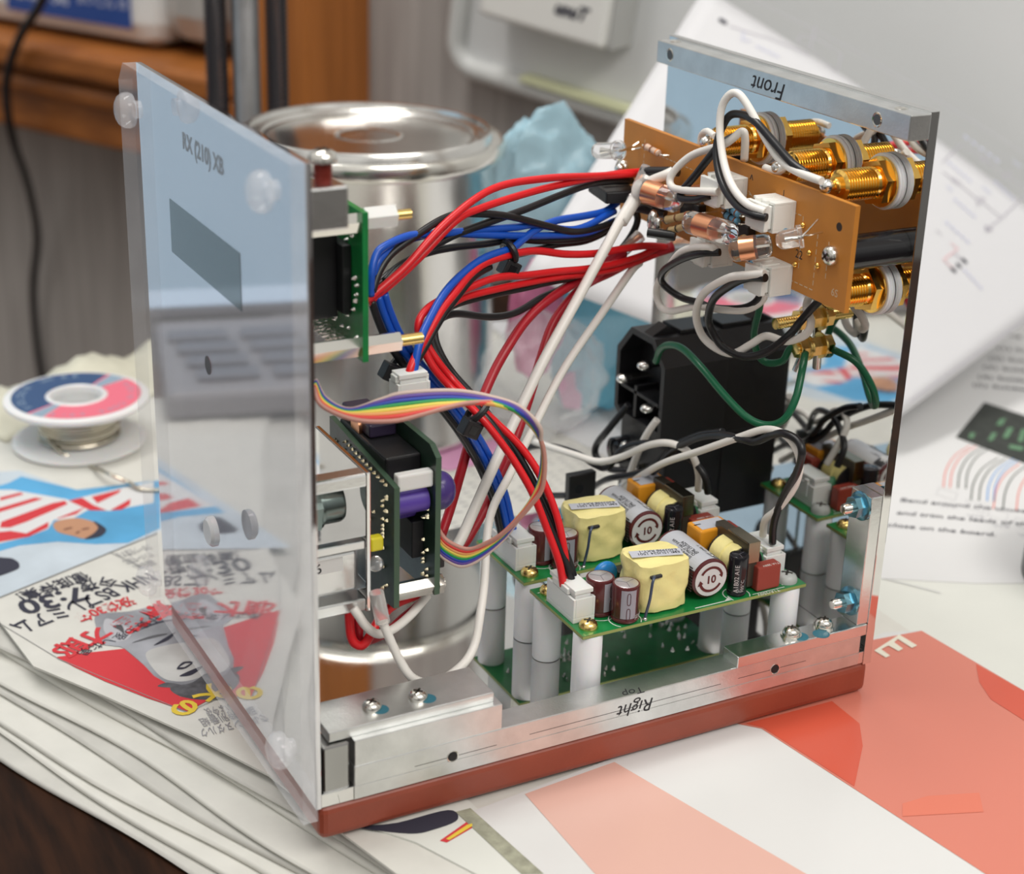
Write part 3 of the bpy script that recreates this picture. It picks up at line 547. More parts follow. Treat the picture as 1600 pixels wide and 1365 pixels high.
for a, ch in zip(range(14, -140, -10), 'ROSIN CORE 60/40'):
    A = math.radians(a); q = V((sx+20*math.cos(A), sy+20*math.sin(A), 8.15)); text(sp, 'label_letter', ch, 3.8, q, (math.sin(A), -math.cos(A), 0), (math.cos(A), math.sin(A), 0), ltb, th=.01) if ch != ' ' else None
b = MB('wound_wire', solderwire); pts = []
for i in range(16*11): a = i/16*2*PI; pts.append((sx+(15+.5*math.sin(i*.13))*math.cos(a), sy+(15+.5*math.sin(i*.13))*math.sin(a), -9+ (i/16)*1.3))
b.tube(pts, .72, 6, 2); b.build(parent=sp)
b = MB('loose_end', solderwire); b.tube([(-1.4,284,-5.3),(-0.5,276,-7),(3.02,271,-9.7),(9.23,269,-13.24)]+[(11.12,244.37,-7.5),(17.41,238.64,-10),(22.32,230.56,-11)]+[(40, 225, -11.3)], .75, 8); b.build(parent=sp)
# pole with two springs
st = thing('spring_arm_stand', 'grey metal pole flanked by two dark coil springs, behind the can', 'stand', (116, 372, -12))
gp_ = mat('worn_grey_metal', (.42, .42, .43), .4, .7, noise_amt=.3, nscale=40); spr = mat('dark_spring_steel', (.055, .05, .055), .35, .7)
b = MB('foot', gp_); b.lathe([(16, 0), (16, 2), (8, 4), (6.6, 10)], (116, 372, -12)); b.build(parent=st)
b = MB('pole', gp_); b.cyl((116, 372, -10), (116, 372, 420), 6.0, n=32); b.build(parent=st)
b = MB('spring_bracket', mat('bracket_white', (.7, .7, .68), .4)); b.box((98, 368, 66), (134, 374, 70), 1, Matrix.Translation(V((116, 371, 0))) @ Matrix.Rotation(math.radians(-19), 4, 'Z') @ Matrix.Translation(V((-116, -371, 0)))); b.build(parent=st)
for sgn, zb in ((-1, 72), (1, 74)):
    qx, qy = 116+sgn*13.0*.945, 371-sgn*13.0*.33; pts = []
    for i in range(10*135): a = i/10*2*PI; pts.append((qx+4.3*math.cos(a), qy+4.3*math.sin(a), zb+4+i/10*2.1))
    b = MB('spring', spr); b.tube(pts, .95, 5, 1); b.cyl((qx, qy, zb-4), (qx, qy, zb+5), .9, n=8); b.build(parent=st, sharp=180)

# crumpled plastic bags
def bag(name, label, c, rx, ry, rz, col, seed, al, group=None, extra=None):
    m = mat(name+'_film_%d' % seed, col, .13, 0, 0, 1.4, alpha=al)
    b = MB(name, m); bb = bmesh.new(); bmesh.ops.create_icosphere(bb, subdivisions=5, radius=1)
    for v in bb.verts:
        d = v.co.normalized(); f = 0
        q = d*1.6+V((seed*3.1, seed, 0))
        f = .26*noise.noise(q*.8)+.13*(1-abs(noise.noise(q*1.1))*2.4)+.045*(1-abs(noise.noise(q*2.6))*2.4)+.012*noise.noise(q*7)
        r = .84+f; v.co = V((d.x*rx*r, d.y*ry*r, max(-rz*.95, d.z*rz*r)))+V(c)
    for f in bb.faces: f.smooth = True
    b.merge(bb, None, True); o = b.build(sharp=28); tag(o, label, 'bag', group); return o
bag('plastic_bag', 'crumpled clear blue plastic bag lying between the tin can and the power inlet', (225.06,238,32.62), 34, 18, 50, (.24, .66, .86), 2, .68)
bag('plastic_bag', 'tall pale blue plastic bag touching the right side of the tin can', (200.99,256,74.58), 30, 14, 42, (.50, .76, .88), 5, .5)
bag('plastic_bag', 'small crumpled clear plastic bag in front of the blue bags', (182.98,216,14.85), 28, 16, 28, (.92, .94, .95), 9, .22)
b = MB('pink_card', mat('pink_card', (.78, .34, .55), .4)); q = [(196.43,230,8.05),(209.75,230,11.21),(208.59,230,-8.13),(200.74,230,-5.73)]; b.prism([(x, z) for x, y, z in q], 'y', 229, 230.5); tag(b.build(), 'small pink card inside the crumpled clear bag', 'card')
b = MB('pink_pouch', mat('pink_pouch', (.72, .22, .40), .3, alpha=.8)); bb = bmesh.new(); bmesh.ops.create_icosphere(bb, subdivisions=4, radius=1)
for v in bb.verts: d = v.co.normalized(); r = .8+.2*noise.noise(d*2.3); v.co = V((184.07,226,36.01))+V((15*d.x*r, 8*d.y*r, 30*d.z*r))
b.merge(bb, None, True); tag(b.build(sharp=60), 'pink translucent pouch between the tin can and the blue bag', 'pouch')
b = MB('pink_sheet', mat('pink_film', (.72, .34, .55), .35)); q = [(147.12,266.91,-11.8),(160.93,222.4,-11.8),(171.89,226.52,-11.8),(154.29,203.82,-11.8),(133.99,202.5,-11.8),(120.32,233.03,-11.8)]; b.prism([(x, y) for x, y, z in q], 'z', -12.1, -11.7); tag(b.build(), 'pink plastic sheet lying at the foot of the tin can', 'sheet')
b = MB('white_sheet', mat('bright_white_paper', (.66, .66, .68), .7)); b.prism([(215, 190), (300, 150), (330, 330), (230, 360)], 'z', -12.2, -11.9); tag(b.build(), 'blank white sheet of paper under the bags, behind the power inlet', 'paper')
# black round lid at the right edge
lid = thing('black_lid', 'round black plastic lid or jar at the right edge of the picture', 'lid', (304, 22, -12))
lb = mat('lid_black', (.018, .018, .020), .28)
lx, ly = 303, 21
b = MB('body', lb); b.lathe([(31, 0), (32, 1), (32, 17), (31, 19)], (lx, ly, -12), n=72); b.build(parent=lid)
b = MB('rim', lb); b.lathe([(32, 18), (33, 19), (33, 22.5), (32, 23.6), (30.4, 23.6), (29.6, 22)], (lx, ly, -12), n=72, cap=False); b.build(parent=lid)
b = MB('top', mat('lid_dark_red', (.05, .014, .018), .3)); b.lathe([(0, 21.6), (30, 21.6)], (lx, ly, -12), n=72, cap=False); b.build(parent=lid)

# monitor on a small table left of the picture (it shows up mirrored in the polished panel)
lt_ = thing('side_table', 'low grey side table at the left end of the desk carrying the monitor', 'table', tuple(dk(200, 500, -740)))
b = MB('table_top', mat('table_grey', (.32, .31, .32), .5)); b.box((18, 335, -48), (300, 760, -30.2), 2, DT); b.build(parent=lt_)
for s, r in ((35, 350), (285, 350), (35, 745), (285, 745)): b = MB('leg', mat('table_grey', (.3, .3, .3))); b.box((s-12, r-12, -740), (s+12, r+12, -48), 1, DT); b.build(parent=lt_)
TL = Matrix.Translation(V((-53, 294, -11.9))) @ Matrix.Rotation(math.radians(14), 4, 'Z')
b = MB('ring_binder', mat('binder_grey', (.20, .21, .24), .5)); b.box((-345, 5, -17.9), (-105, 80, -.2), 2, TL); tag(b.build(), 'dark grey ring binder lying flat under the keyboard', 'binder')
lp = thing('keyboard', 'wide grey keyboard with flat keys left of the newspapers, in front of the monitor', 'keyboard', (-200, 220, -12))
lgm = mat('device_grey', (.27, .26, .27), .45)
b = MB('base', lgm); b.box((-340, 0, 0), (0, 96, 12), 3, TL); b.build(parent=lp)
kb = mat('key_grey', (.15, .15, .17), .4)
for r in range(4):
    for k in range(10): b = MB('key', kb); b.box((-328+k*32+r*3, 12+r*17, 11.8), (-328+k*32+26+r*3, 12+r*17+12, 14.5), 1, TL); b.build(parent=lp)
mo = thing('monitor', 'wide monitor with a pale blue lit screen, standing left of the desk', 'monitor', (-200, 380, -30.2))
TS = Matrix.Translation(V((0, 411, 2))) @ Matrix.Rotation(math.radians(14), 4, 'Z') @ Matrix.Rotation(math.radians(-4), 4, 'X')
b = MB('screen_frame', lgm); b.box((-430, 0, -3), (0, 14, 245), 2, TS); b.build(parent=mo)
b = MB('screen', mat('lit_screen', (.05, .06, .07), .3, emit=((.40, .55, .67), .95))); b.box((-428, -.6, 3), (-2, .2, 240), 0, TS); b.build(parent=mo)
b = MB('taskbar', mat('lit_taskbar', (.05, .06, .07), .3, emit=((.60, .74, .88), 1.1))); b.box((-428, -.9, 3), (-2, -.6, 11), 0, TS); b.build(parent=mo)
b = MB('stand', lgm); b.box((-250, 14, -30), (-180, 26, 120), 1, Matrix.Translation(V((0, 411, 0))) @ Matrix.Rotation(math.radians(14), 4, 'Z')); b.box((-290, -5, -30.1), (-140, 70, -24), 2, Matrix.Translation(V((0, 411, 0))) @ Matrix.Rotation(math.radians(14), 4, 'Z')); b.build(parent=mo)
# ------------------------------------------------------------------ the chassis
b = MB('base_block', paint); b.box((-.5, 0, -11.2), (176.5, 127, -1), 2.2, seg=3); tag(b.build(), 'red-brown painted wooden base block under the aluminium chassis', 'base')
ch = thing('aluminium_chassis', 'open aluminium instrument chassis of polished plates and rails, centre of the picture', 'chassis', (88, 63, -1))
b = MB('base_plate', mirror); b.box((0, .3, -1), (174, 127, 3), .15); b.build(parent=ch)
b = MB('front_plate', mirror); b.box((174, 0, -1.5), (177, 127, 165), .2); b.build(parent=ch)
b = MB('top_bar', alu_dull); b.box((167, -.3, 157.5), (174, 123, 164.5), .3); tb = b.build(parent=ch)
rp = MB('rear_panel', mirror2); rp.box((-1.5, 0, -1), (0, 128, 166), .1); rpo = rp.build(parent=ch)
b = MB('panel_window', mat('dark_teal_window', (.03, .10, .12), .06, metal=.55)); b.box((-1.62, 45, 118.5), (-1.45, 102, 133.5)); b.build(parent=rpo)
b = MB('sensor_hole', mat('dark_red_window', (.10, .008, .02), .1)); b.lathe([(0, 0), (2.6, 0)], (-1.6, 74, 94.5), (-1, 0, 0), 20, cap=False); b.cyl((-1.45, 74, 94.5), (-1.6, 74, 94.5), 2.6); b.build(parent=rpo)
text(rpo, 'engraved_text', 'RX (210) XB', 6.2, (-1.56, 88, 150.5), (0, -1, 0), (0, 0, 1), mat('engraving', (.22, .25, .28), .5), th=.02, bold=.12)
for nm, y0, y1 in (('side_rail', 0, 8.5),):
    b = MB(nm, alu_dull); b.box((9, y0, 3), (172, y1, 9), .25); b.box((9, y0, -.8), (172, y0+.3 if y0 == 0 else y1, 3), .05); rl = b.build(parent=ch)
    if y0 == 0:
        hb = mat('hole_dark', (.01, .01, .01), .6)
        for x, z in ((37, 4.4), (141, 5.2)):
            h = MB('hole', hb); h.lathe([(0, 0), (1.35, 0)], (x, -.12, z), (0, -1, 0), 20, cap=False); h.cyl((x, 0, z), (x, -.1, z), 1.3); h.build(parent=rl)
            h = MB('hole_rim', steel); h.lathe([(1.35, 0), (1.65, .1), (1.7, 0)], (x, -.02, z), (0, -1, 0), 24, cap=False); h.build(parent=rl)
        text(rl, 'handwriting', 'Right', 5.6, (99.5, -.06, 6.4), (-1, 0, 0), (0, 0, -1), mark, th=.02, shear=.25, bold=-.02)
        text(rl, 'handwriting', 'Top', 4.2, (97, 2.6, 9.05), (-1, 0, 0), (0, -1, 0), mark, th=.02, shear=.3)
        for x0, x1, z in ((60, 122, 4.9), (128, 152, 5.2), (26, 50, 4.3)):
            h = MB('pencil_line', mark); h.box((x0, -.05, z), (x1, .02, z+.12)); h.build(parent=rl)
for p, ax in (((1.2, .6, -1), 0), ):
    b = MB('corner_post', mat('dark_aluminium', (.42, .42, .41), .22, 1)); b.box((.8, .8, -.8), (8.2, 8, 16.2), .6); b.build(parent=ch)
def panhead(parent, p, ax=(0, 0, 1), r=2.7, m=steel, name='screw', washer=0, shank=0, sm=None):
    b = MB(name, m); a = V(ax).normalized()
    if washer: b.lathe([(0, 0), (washer, 0), (washer, .5), (0, .5)], p, ax, 28)
    p2 = V(p)+a*(.5 if washer else 0)
    b.lathe([(r, 0), (r, r*.30), (r*.85, r*.62), (r*.5, r*.82), (r*.22, r*.86), (r*.18, r*.5), (0, r*.45)], p2, ax, 24)
    s = b.build(parent=parent)
    u = a.orthogonal().normalized(); v = a.cross(u); q = p2+a*r*.80
    c = MB('cross_slot', mat('slot_dark', (.06, .05, .04), .4, .6))
    for d, e in ((u, v), (v, u)):
        T = Matrix((d, e, a)).transposed().to_4x4(); T.translation = q
        c.box((-r*.5, -r*.1, -.15), (r*.5, r*.1, r*.09), 0, T)
    c.build(parent=s); return s
# angle brackets on the rail
br = MB('corner_bracket', alu_dull); br.box((9.2, .1, 9), (51.5, 15, 16.6), .2); br.box((3, 2.2, 16.5), (50, 17, 19.4), .3); bo = br.build(parent=ch)
for q in ((17.65,8.58,19.4), (30.57,8.12,19.4)): panhead(bo, q, r=2.6, washer=0)
for q in ((19.34,7.07,19.42), (32.7,6.74,19.42)): b = MB('blue_disc', mat('disc_blue', (.03, .16, .22), .3)); b.cyl((V(q)-V((0, 0, .1))), V(q)+V((0, 0, .03)), 2.3); b.build(parent=bo)  # thin dark blue discs next to the screw heads
br = MB('corner_bracket', alu); br.box((127, -.4, 9), (173.5, 7, 12.6), .25); br.box((170, .2, 12.6), (174, 9.5, 54), .3); bo2 = br.build(parent=ch)
for q in ((148.71,3.85,12.6), (160.85,4.18,12.6)): panhead(bo2, q, r=2.6, washer=3.1)
for q in ((150.63,2.09,12.62), (157.25,0.71,12.62)): b = MB('blue_disc', mat('disc_blue', (.03, .16, .22), .3)); b.cyl(V(q)-V((0, 0, .1)), V(q)+V((0, 0, .03)), 2.5); b.build(parent=bo2)  # dark blue discs on this bracket as well
for z in (50, 19):
    n = MB('nut', zinc); n.lathe([(4.4, 0), (4.4, .6), (3.4, .9)], (170, 4.4, z), (-1, 0, 0), 28); n.hexa((169.2, 4.4, z), (166.4, 4.4, z), 3.3); no = n.build(parent=bo2)
    t = MB('bolt_end', steel); t.lathe([(1.6, 0), (1.6, 3), (1.2, 3.5), (0, 3.6)], (166.6, 4.4, z), (-1, 0, 0), 20); t.build(parent=no)
# holes and handwriting on the top bar
hb = MATS['hole_dark']
for y, z in ((115.5, 161), (13, 160.8)):
    h = MB('hole', mat('hole_grey', (.12, .12, .12), .3, .6)); h.cyl((167.05, y, z), (166.95, y, z), 1.5); h.build(parent=tb)
    h = MB('hole_rim', steel); h.lathe([(1.5, 0), (1.9, .12), (2.1, 0)], (166.98, y, z), (-1, 0, 0), 24, cap=False); h.build(parent=tb)
text(tb, 'handwriting', 'Front', 7.2, (166.94, 54, 162.6), (0, 1, 0), (0, 0, -1), mark, th=.02, shear=.3)
for y in (118, 8): h = MB('hole', steel); h.lathe([(0, 0), (1.5, 0), (1.7, .1), (1.9, 0)], (170.6, y, 164.52), (0, 0, 1), 20, cap=False); h.build(parent=tb)
# corner block at the top near end of the rear panel
b = MB('corner_block', alu); b.box((.1, 5.5, 148.5), (11, 15, 158.6), .5); cb = b.build(parent=ch)
b = MB('post', mat('red_reflection', (.22, .03, .02), .3, .4)); b.cyl((6.8, 10.5, 158.6), (6.8, 10.5, 163.4), 2.1); b.build(parent=cb)  # painted dark red for the red reflection under the screw head
panhead(cb, (6.8, 10.5, 163.4), r=3.3)
b = MB('corner_block', alu); b.box((.1, 112, 148.5), (11, 122, 158.6), .5); b.build(parent=ch)
# clear acrylic cover plate with four domed screws
ac = thing('acrylic_cover', 'thick clear acrylic plate with domed clear screws over the left panel', 'cover', (-3.5, 64, -1))
b = MB('plate', pc)
pts = [(-2.5, -2.5), (130.5, -2.5), (130.5, 161), (125.5, 166.5), (-2.5, 166.5)]
b.prism(pts, 'x', -6, -2); b.use(pce)
for f in b.bm.faces:
    f.normal_update()
    if abs(f.normal.x) < .5: f.material_index = 1
b.build(parent=ac)
for y, z in (((-9,109.59,156.73))[1:], ((-11,5.15,159.24))[1:], ((-8,116.45,11.58))[1:], ((-10,2.77,17.64))[1:]):
    n = MB('domed_screw', pcs); n.lathe([(2.4, .1), (2.4, 1.8), (2.2, 2), (4.4, 2.3), (4.9, 3.4), (4.7, 5), (3.9, 6.1), (2.4, 6.9), (0, 7.2)], (-6, y, z), (-1, 0, 0), 28); n.build(parent=ac)
for y, z in (((-7,60.03,52.38))[1:],):
    n = MB('frosted_disc', mat('frosted_plastic', (.85, .85, .86), .15, 0, .5, 1.4)); n.lathe([(4.2, 0), (4.2, 1.4), (3.4, 2.2), (0, 2.2)], (-6, y, z), (-1, 0, 0), 28); n.build(parent=ac)  # low frosted disc on the outer face of the plate

# ------------------------------------------------------------------ power supply board (built once, then copied)
X0, Y0, ZB = 82.1, 11.2, 24.0
def pb(x, y, z=0): return (X0+x, Y0+y, ZB+z)
ps = thing('power_supply_board', 'green power supply board with red and black leads, nearest the front rail', 'circuit board', (X0+38, Y0+15, 3.2), 'power supply boards on white standoffs')
b = MB('board', green, pcbedge); b.use(green); b.box(pb(0, 0, -1.1), pb(76.2, 30.8, 0)); b.use(pcbedge); b.box(pb(-.05, -.05, -1.0), pb(76.25, 30.85, -.1)); bd = b.build(parent=ps)
rng = random.Random(4); b = MB('solder_joint', solder)
for i in range(70):
    x, y = rng.uniform(3, 73), rng.uniform(3, 28); b.lathe([(rng.uniform(.5, .9), 0), (.35, .8), (.15, 1.4), (0, 1.5)], pb(x, y, -1.1), (rng.uniform(-.2, .2), rng.uniform(-.2, .2), -1), 7, cap=False)
o = b.build(parent=bd); o['kind'] = 'stuff'
b = MB('silkscreen', silk); b.keep = True
def sil(*q):
    b.poly([pb(x, y, .03) for x, y in q])
for (x0, y0, x1, y1) in ((37.5, -.0+.6, 50.5, 1.0), (50, .6, 50.5, 3), (57.5, .7, 69, 1.0), (34, 20, 34.4, 27), (4, 6.2, 7, 6.5), (63.5, 18.2, 73, 18.5), (0.9, 27.6, 8, 27.9)): sil((x0, y0), (x1, y0), (x1, y1), (x0, y1))
sil((47.5, .8), (50.4, .8), (50.4, 2.6))
for cx_, cy_, r in ((11.2, 10.1, 4.7), (15.7, 3.6, 4.5), (53.3, 3, 3.8)):
    for k in range(24):
        A, B = k/24*2*PI, (k+1)/24*2*PI
        if cy_+r*min(math.sin(A), math.sin(B)) < .2: continue
        sil((cx_+r*math.cos(A), cy_+r*math.sin(A)), (cx_+(r+.3)*math.cos(A), cy_+(r+.3)*math.sin(A)), (cx_+(r+.3)*math.cos(B), cy_+(r+.3)*math.sin(B)), (cx_+r*math.cos(B), cy_+r*math.sin(B)))
b.build(parent=bd)
text(bd, 'silkscreen_text', 'T1A/250V', 1.9, pb(66.5, .5, .04), (-1, 0, 0), (0, -1, 0), silk, th=.01)
text(bd, 'silkscreen_text', 'L N', 2.2, pb(69.5, 3.5, .04), (-1, 0, 0), (0, -1, 0), silk, th=.01)
def standoff(x, y):
    b = MB('standoff', nylon); b.lathe([(4.1, 0), (4.2, .2), (4.2, 19.4), (4.1, 19.6)], (X0+x, Y0+y, 3.2), n=32); b.build(parent=ps)
for x, y in ((4, 4), (4, 26.8), (72, 4), (72, 26.8)): standoff(x, y)
for x, y in ((4, 4), (4, 26.8), (72, 26.8)): panhead(ps, pb(x, y), r=2.7, m=brass)
panhead(ps, pb(72, 4), r=3.2, m=mat('translucent_nylon', (.85, .88, .86), .25, 0, .5, 1.4))
def jst(parent, c, lx, ly, up_, name='connector', plug=True, m=None, toothed=False):
    """pin header with the plug pushed in, standing on c, lx x ly, axis up_"""
    up_ = V(up_).normalized(); xd = V((1, 0, 0)) if abs(up_.z) > .5 else V((0, 0, 1)); yd = up_.cross(xd)
    T = Matrix((xd, yd, up_)).transposed().to_4x4(); T.translation = V(c)
    m = m or natural
    b = MB('connector', m)
    hx, hy = lx/2, ly/2
    b.box((-hx, -hy, 0), (hx, hy, 1.6), .2, T)
    b.box((-hx, -hy, 1.6), (-hx+.8, hy, 7.4), .15, T); b.box((hx-.8, -hy, 1.6), (hx, hy, 7.4), .15, T)
    b.box((-hx+.8, -hy, 1.6), (hx-.8, -hy+.8, 7.4), .1, T); b.box((-hx+.8, hy-.8, 1.6), (hx-.8, -hy+ly*.35+hy-hy+hy*.4, 7.4), .1, T) if False else b.box((-hx+.8, hy-.8, 1.6), (hx-.8, hy, 6.2), .1, T)
    s = b.build(parent=parent)
    if plug:
        p = MB('plug', m)
        p.box((-hx+1, -hy+1, 2.0), (hx-1, hy-1, 9.8), .25, T)
        p.box((-hx+.5, -hy+.5, 8.6), (hx-.5, hy-.5, 10.0), .2, T)
        p.box((-hx-.2, -hy*.55, 7.6), (-hx+1.2, hy*.55, 9.4), .2, T)
        p.box((hx-1.0, -hy*.5, 3), (hx+.25, -hy*.2, 8.8), .1, T); p.box((hx-1.0, hy*.2, 3), (hx+.25, hy*.5, 8.8), .1, T)
        p.build(parent=s)
    return s
jst(ps, pb(4.4, 15.0), 7.0, 15.5, (0, 0, 1)); jst(ps, pb(69.6, 13.2), 7.2, 12.5, (0, 0, 1))
def elcap(x, y, r, h, stripe_a, txt=None, name='capacitor', m=None, sm=None, topm=None):
    m = m or maroon; b = MB('capacitor', m); b.lathe([(r*.93, 0), (r, .4), (r, .9), (r*.94, 1.3), (r, 1.7), (r, h-.6), (r*.96, h-.1), (r*.85, h)], pb(x, y, .2), n=40, cap=True); c = b.build(parent=ps)
    t = MB('top', topm or captop); t.lathe([(r*.84, 0), (r*.8, .08), (0, .08)], pb(x, y, .2+h), n=32, cap=False); t.build(parent=c)
    g = MB('vent_mark', mat('vent_shadow', (.25, .24, .27), .4, .6)); 
    for k in range(3):
        T = Matrix.Translation(V(pb(x, y, .3+h))) @ Matrix.Rotation(k*2*PI/3+.3, 4, 'Z'); g.box((0, -.08, 0), (r*.75, .08, .03), 0, T)
    g.build(parent=c)
    s = MB('stripe', sm or greystripe); s.keep = True; n = 8; a0, a1 = math.radians(stripe_a-32), math.radians(stripe_a+32)
    for i in range(n):
        A, B = a0+(a1-a0)*i/n, a0+(a1-a0)*(i+1)/n; R = r+.04
        s.poly([pb(x+R*math.cos(A), y+R*math.sin(A), 1.9), pb(x+R*math.cos(B), y+R*math.sin(B), 1.9), pb(x+R*math.cos(B), y+R*math.sin(B), h-.5), pb(x+R*math.cos(A), y+R*math.sin(A), h-.5)])
    so = s.build(parent=c)
    A = math.radians(stripe_a); rr_ = MB('minus_mark', maroon if m is maroon else mark)
    u = V((-math.sin(A), math.cos(A), 0)); q = V(pb(x, y))+V((math.cos(A), math.sin(A), 0))*(r+.10)
    for zz in (h*.3, h*.72):
        rr_.tube([q+u*sx_*.45+V((0, 0, zz+sz)) for sx_, sz in ((-1, -1.3), (-1, 1.3), (0, 1.8), (1, 1.3), (1, -1.3), (0, -1.8))], .09, 5, 3, closed=True)
    rr_.build(parent=c)
    if txt:
        for a_off, body, sz in txt:
            A = math.radians(a_off); q = V(pb(x, y))+V((math.cos(A), math.sin(A), 0))*(r+.06); u = V((-math.sin(A), math.cos(A), 0))
            text(c, 'printed_value', body, sz, q+u*0+V((0, 0, 1.6)), (0, 0, 1) if len(body) > 4 else u, -u if len(body) > 4 else (0, 0, 1), mat('pale_print', (.55, .5, .5), .5), th=.01, align='LEFT' if len(body) > 4 else 'CENTER')
    return c
elcap(11.2, 10.6, 4.1, 11.2, -70, [(-25, '1000', 1.7)]); elcap(15.8, 4.1, 4.0, 11.2, -108, [(-62, '50V', 1.8), (-40, '100', 1.8)])
c = elcap(53.6, 3.6, 2.9, 12.4, 40, [(-118, 'A1B02 A1E', 1.9), (-85, '105°C', 1.6)], m=mat('black_sleeve', (.012, .012, .016), .12), sm=mat('dark_blue_stripe', (.03, .05, .10), .3), topm=mat('black_sleeve', (.01, .01, .01)))
# yellow taped transformer
tx = MB('transformer', ytape); bb = bmesh.new(); bmesh.ops.create_cube(bb, size=1)
bmesh.ops.subdivide_edges(bb, edges=bb.edges[:], cuts=14, use_grid_fill=True)
for v in bb.verts:
    q = v.co*2; x, y, z = q
    e = 4.5; n_ = (abs(x)**e+abs(y)**e)**(1/e) or 1; l = max(abs(x), abs(y)); kx = l/n_ if n_ else 1
    zz = z; side = (1-.05*zz*zz); crease = .05*math.sin(7*math.atan2(y, x)+3*zz)*(1-abs(zz))+.10*noise.noise(V((x*1.8, y*1.8, z*1.8)))
    v.co = V(((x*kx*(side+crease))*8.6, (y*kx*(side+crease))*7.5, zz*7.1+(.7*math.exp(-(l**2)*1.2) if zz > .9 else 0)+.25*noise.noise(V((x*3, y*3, 2)))))+V(pb(28.5, 9.6, 7.8))
for f in bb.faces: f.smooth = True
tx.merge(bb); t = tx.build(parent=ps, sharp=62)
b = MB('label_strip', lgrey); b.keep = True
for i in range(10):
    y0, y1 = 9.0-7.6+i*1.35, 9.0-7.6+(i+1)*1.35
T_ = Matrix.Translation(V(pb(28.3, 9.0, 15.75))) @ Matrix.Rotation(math.radians(-16), 4, 'Z')
b.box((-7.6, -2.0, 0), (7.6, 2.0, .12), 0, T_); b.build(parent=t)
q = T_ @ V((7.0, .3, .14)); text(t, 'label_text', 'EML15US24 1501', 1.75, q, T_.to_3x3() @ V((-1, 0, 0)), T_.to_3x3() @ V((0, -1, 0)), mark, th=.01, bold=.02)
q = T_ @ V((7.0, -1.6+1.1*0-.0, .14)); text(t, 'label_text', 'E303998 RXT-1', 1.75, T_ @ V((6.6, 2.0-.15, .14))-V((0, 0, 0)), T_.to_3x3() @ V((-1, 0, 0)), T_.to_3x3() @ V((0, -1, 0)), mark, th=.01, bold=.02)
b = MB('barcode', mark)
for k in range(9): b.box(pb(37.4, 3.5+k*.0, 4+k*.9), pb(37.6, 8, 4.4+k*.9))
b.build(parent=t)
b = MB('lead', mat('blue_grey_lead', (.05, .07, .12), .3)); b.tube([pb(24.0, 2.5, 12.4), pb(22.8, .9, 12.9), pb(21.8, .1, 11.6), pb(21.2, -.1, 7), pb(20.8, .5, 3), pb(20.6, .9, .4)], .42, 8); b.build(parent=t)
b = MB('lead_joint', solder); b.ball(pb(20.6, .9, .3), .75, 12); b.ball(pb(18.8, 2.3, .3), .7, 12); b.build(parent=t)
b = MB('black_flap', mark); b.box(pb(22.3, 1.4, 12.0), pb(26, 2.4, 12.9), .2, None); b.build(parent=t)
# big lying capacitor
bc = MB('capacitor', maroon); bc.lathe([(5.2, 0), (6, .5), (6, 1.6), (5.55, 2.2), (6, 2.8), (6, 21.4), (5.8, 22)], pb(43.9, 3.2, 6.9), (.02, 1, 0), 48); bcap = bc.build(parent=ps)
b = MB('end_disc', mat('disc_white', (.66, .66, .66), .35)); b.lathe([(5.3, 0), (5.3, -.12), (0, -.12)], pb(43.9, 3.2, 6.9), (.02, 1, 0), 40, cap=False); b.build(parent=bcap)
b = MB('arrow_ring', maroon); b.keep = False
cx_, cz_ = 43.9, 6.9
for a0, a1 in ((20, 150), (200, 330)):
    for i in range(14):
        A, B = math.radians(a0+(a1-a0)*i/14), math.radians(a0+(a1-a0)*(i+1)/14)
        b.poly([pb(cx_+3.3*math.cos(A), 3.0, cz_+3.3*math.sin(A)), pb(cx_+4.1*math.cos(A), 3.0, cz_+4.1*math.sin(A)), pb(cx_+4.1*math.cos(B), 3.0, cz_+4.1*math.sin(B)), pb(cx_+3.3*math.cos(B), 3.0, cz_+3.3*math.sin(B))])
    A = math.radians(a0); B = A-math.radians(22)
    b.poly([pb(cx_+2.8*math.cos(A), 3.0, cz_+2.8*math.sin(A)), pb(cx_+4.8*math.cos(A), 3.0, cz_+4.8*math.sin(A)), pb(cx_+3.7*math.cos(B), 3.0, cz_+3.7*math.sin(B))])
b.build(parent=bcap)
text(bcap, 'number', '10', 3.4, pb(cx_, 3.0, cz_-1.2), (1, 0, 0), (0, 0, 1), maroon, th=.01, bold=.1, align='CENTER')
lb_ = MB('label', mat('label_silver', (.50, .52, .56), .4)); lb_.keep = True
def cyp(a, y, R=6.06): A = math.radians(a); return pb(43.9+R*math.cos(A)+.02*y, 3.2+y, 6.9+R*math.sin(A))
for i in range(14):
    A0, A1 = 38+i*8, 38+(i+1)*8
    lb_.poly([cyp(A0, 1), cyp(A0, 21), cyp(A1, 21), cyp(A1, 1)][::-1])
lbo = lb_.build(parent=bcap)
def captext(body, size, a, y, bold=0, m=mark):
    A = math.radians(a); q = V(cyp(a, y, 6.12)); tang = V((math.sin(A), 0, -math.cos(A)))       # downwards to the right
    text(bcap, 'label_text', body, size, q, (0, 1, 0) , -tang, m, th=.01, bold=bold)
for a, tx_, sz in ((132, 'INPUT 100-240V~', 1.35), (122, '50-60Hz 0.4A', 1.3), (110, 'OUTPUT 24V 0.63A', 1.35), (98, 'EML15US24', 1.7), (72, 'LEVEL V', 1.3)): captext(tx_, sz, a, 5.6)
bk = MB('logo_block', mark); bk.keep = True
for i in range(3): bk.poly([cyp(44+i*10, 1.2, 6.1), cyp(44+i*10, 5.2, 6.1), cyp(54+i*10, 5.2, 6.1), cyp(54+i*10, 1.2, 6.1)][::-1])
bk.build(parent=bcap)
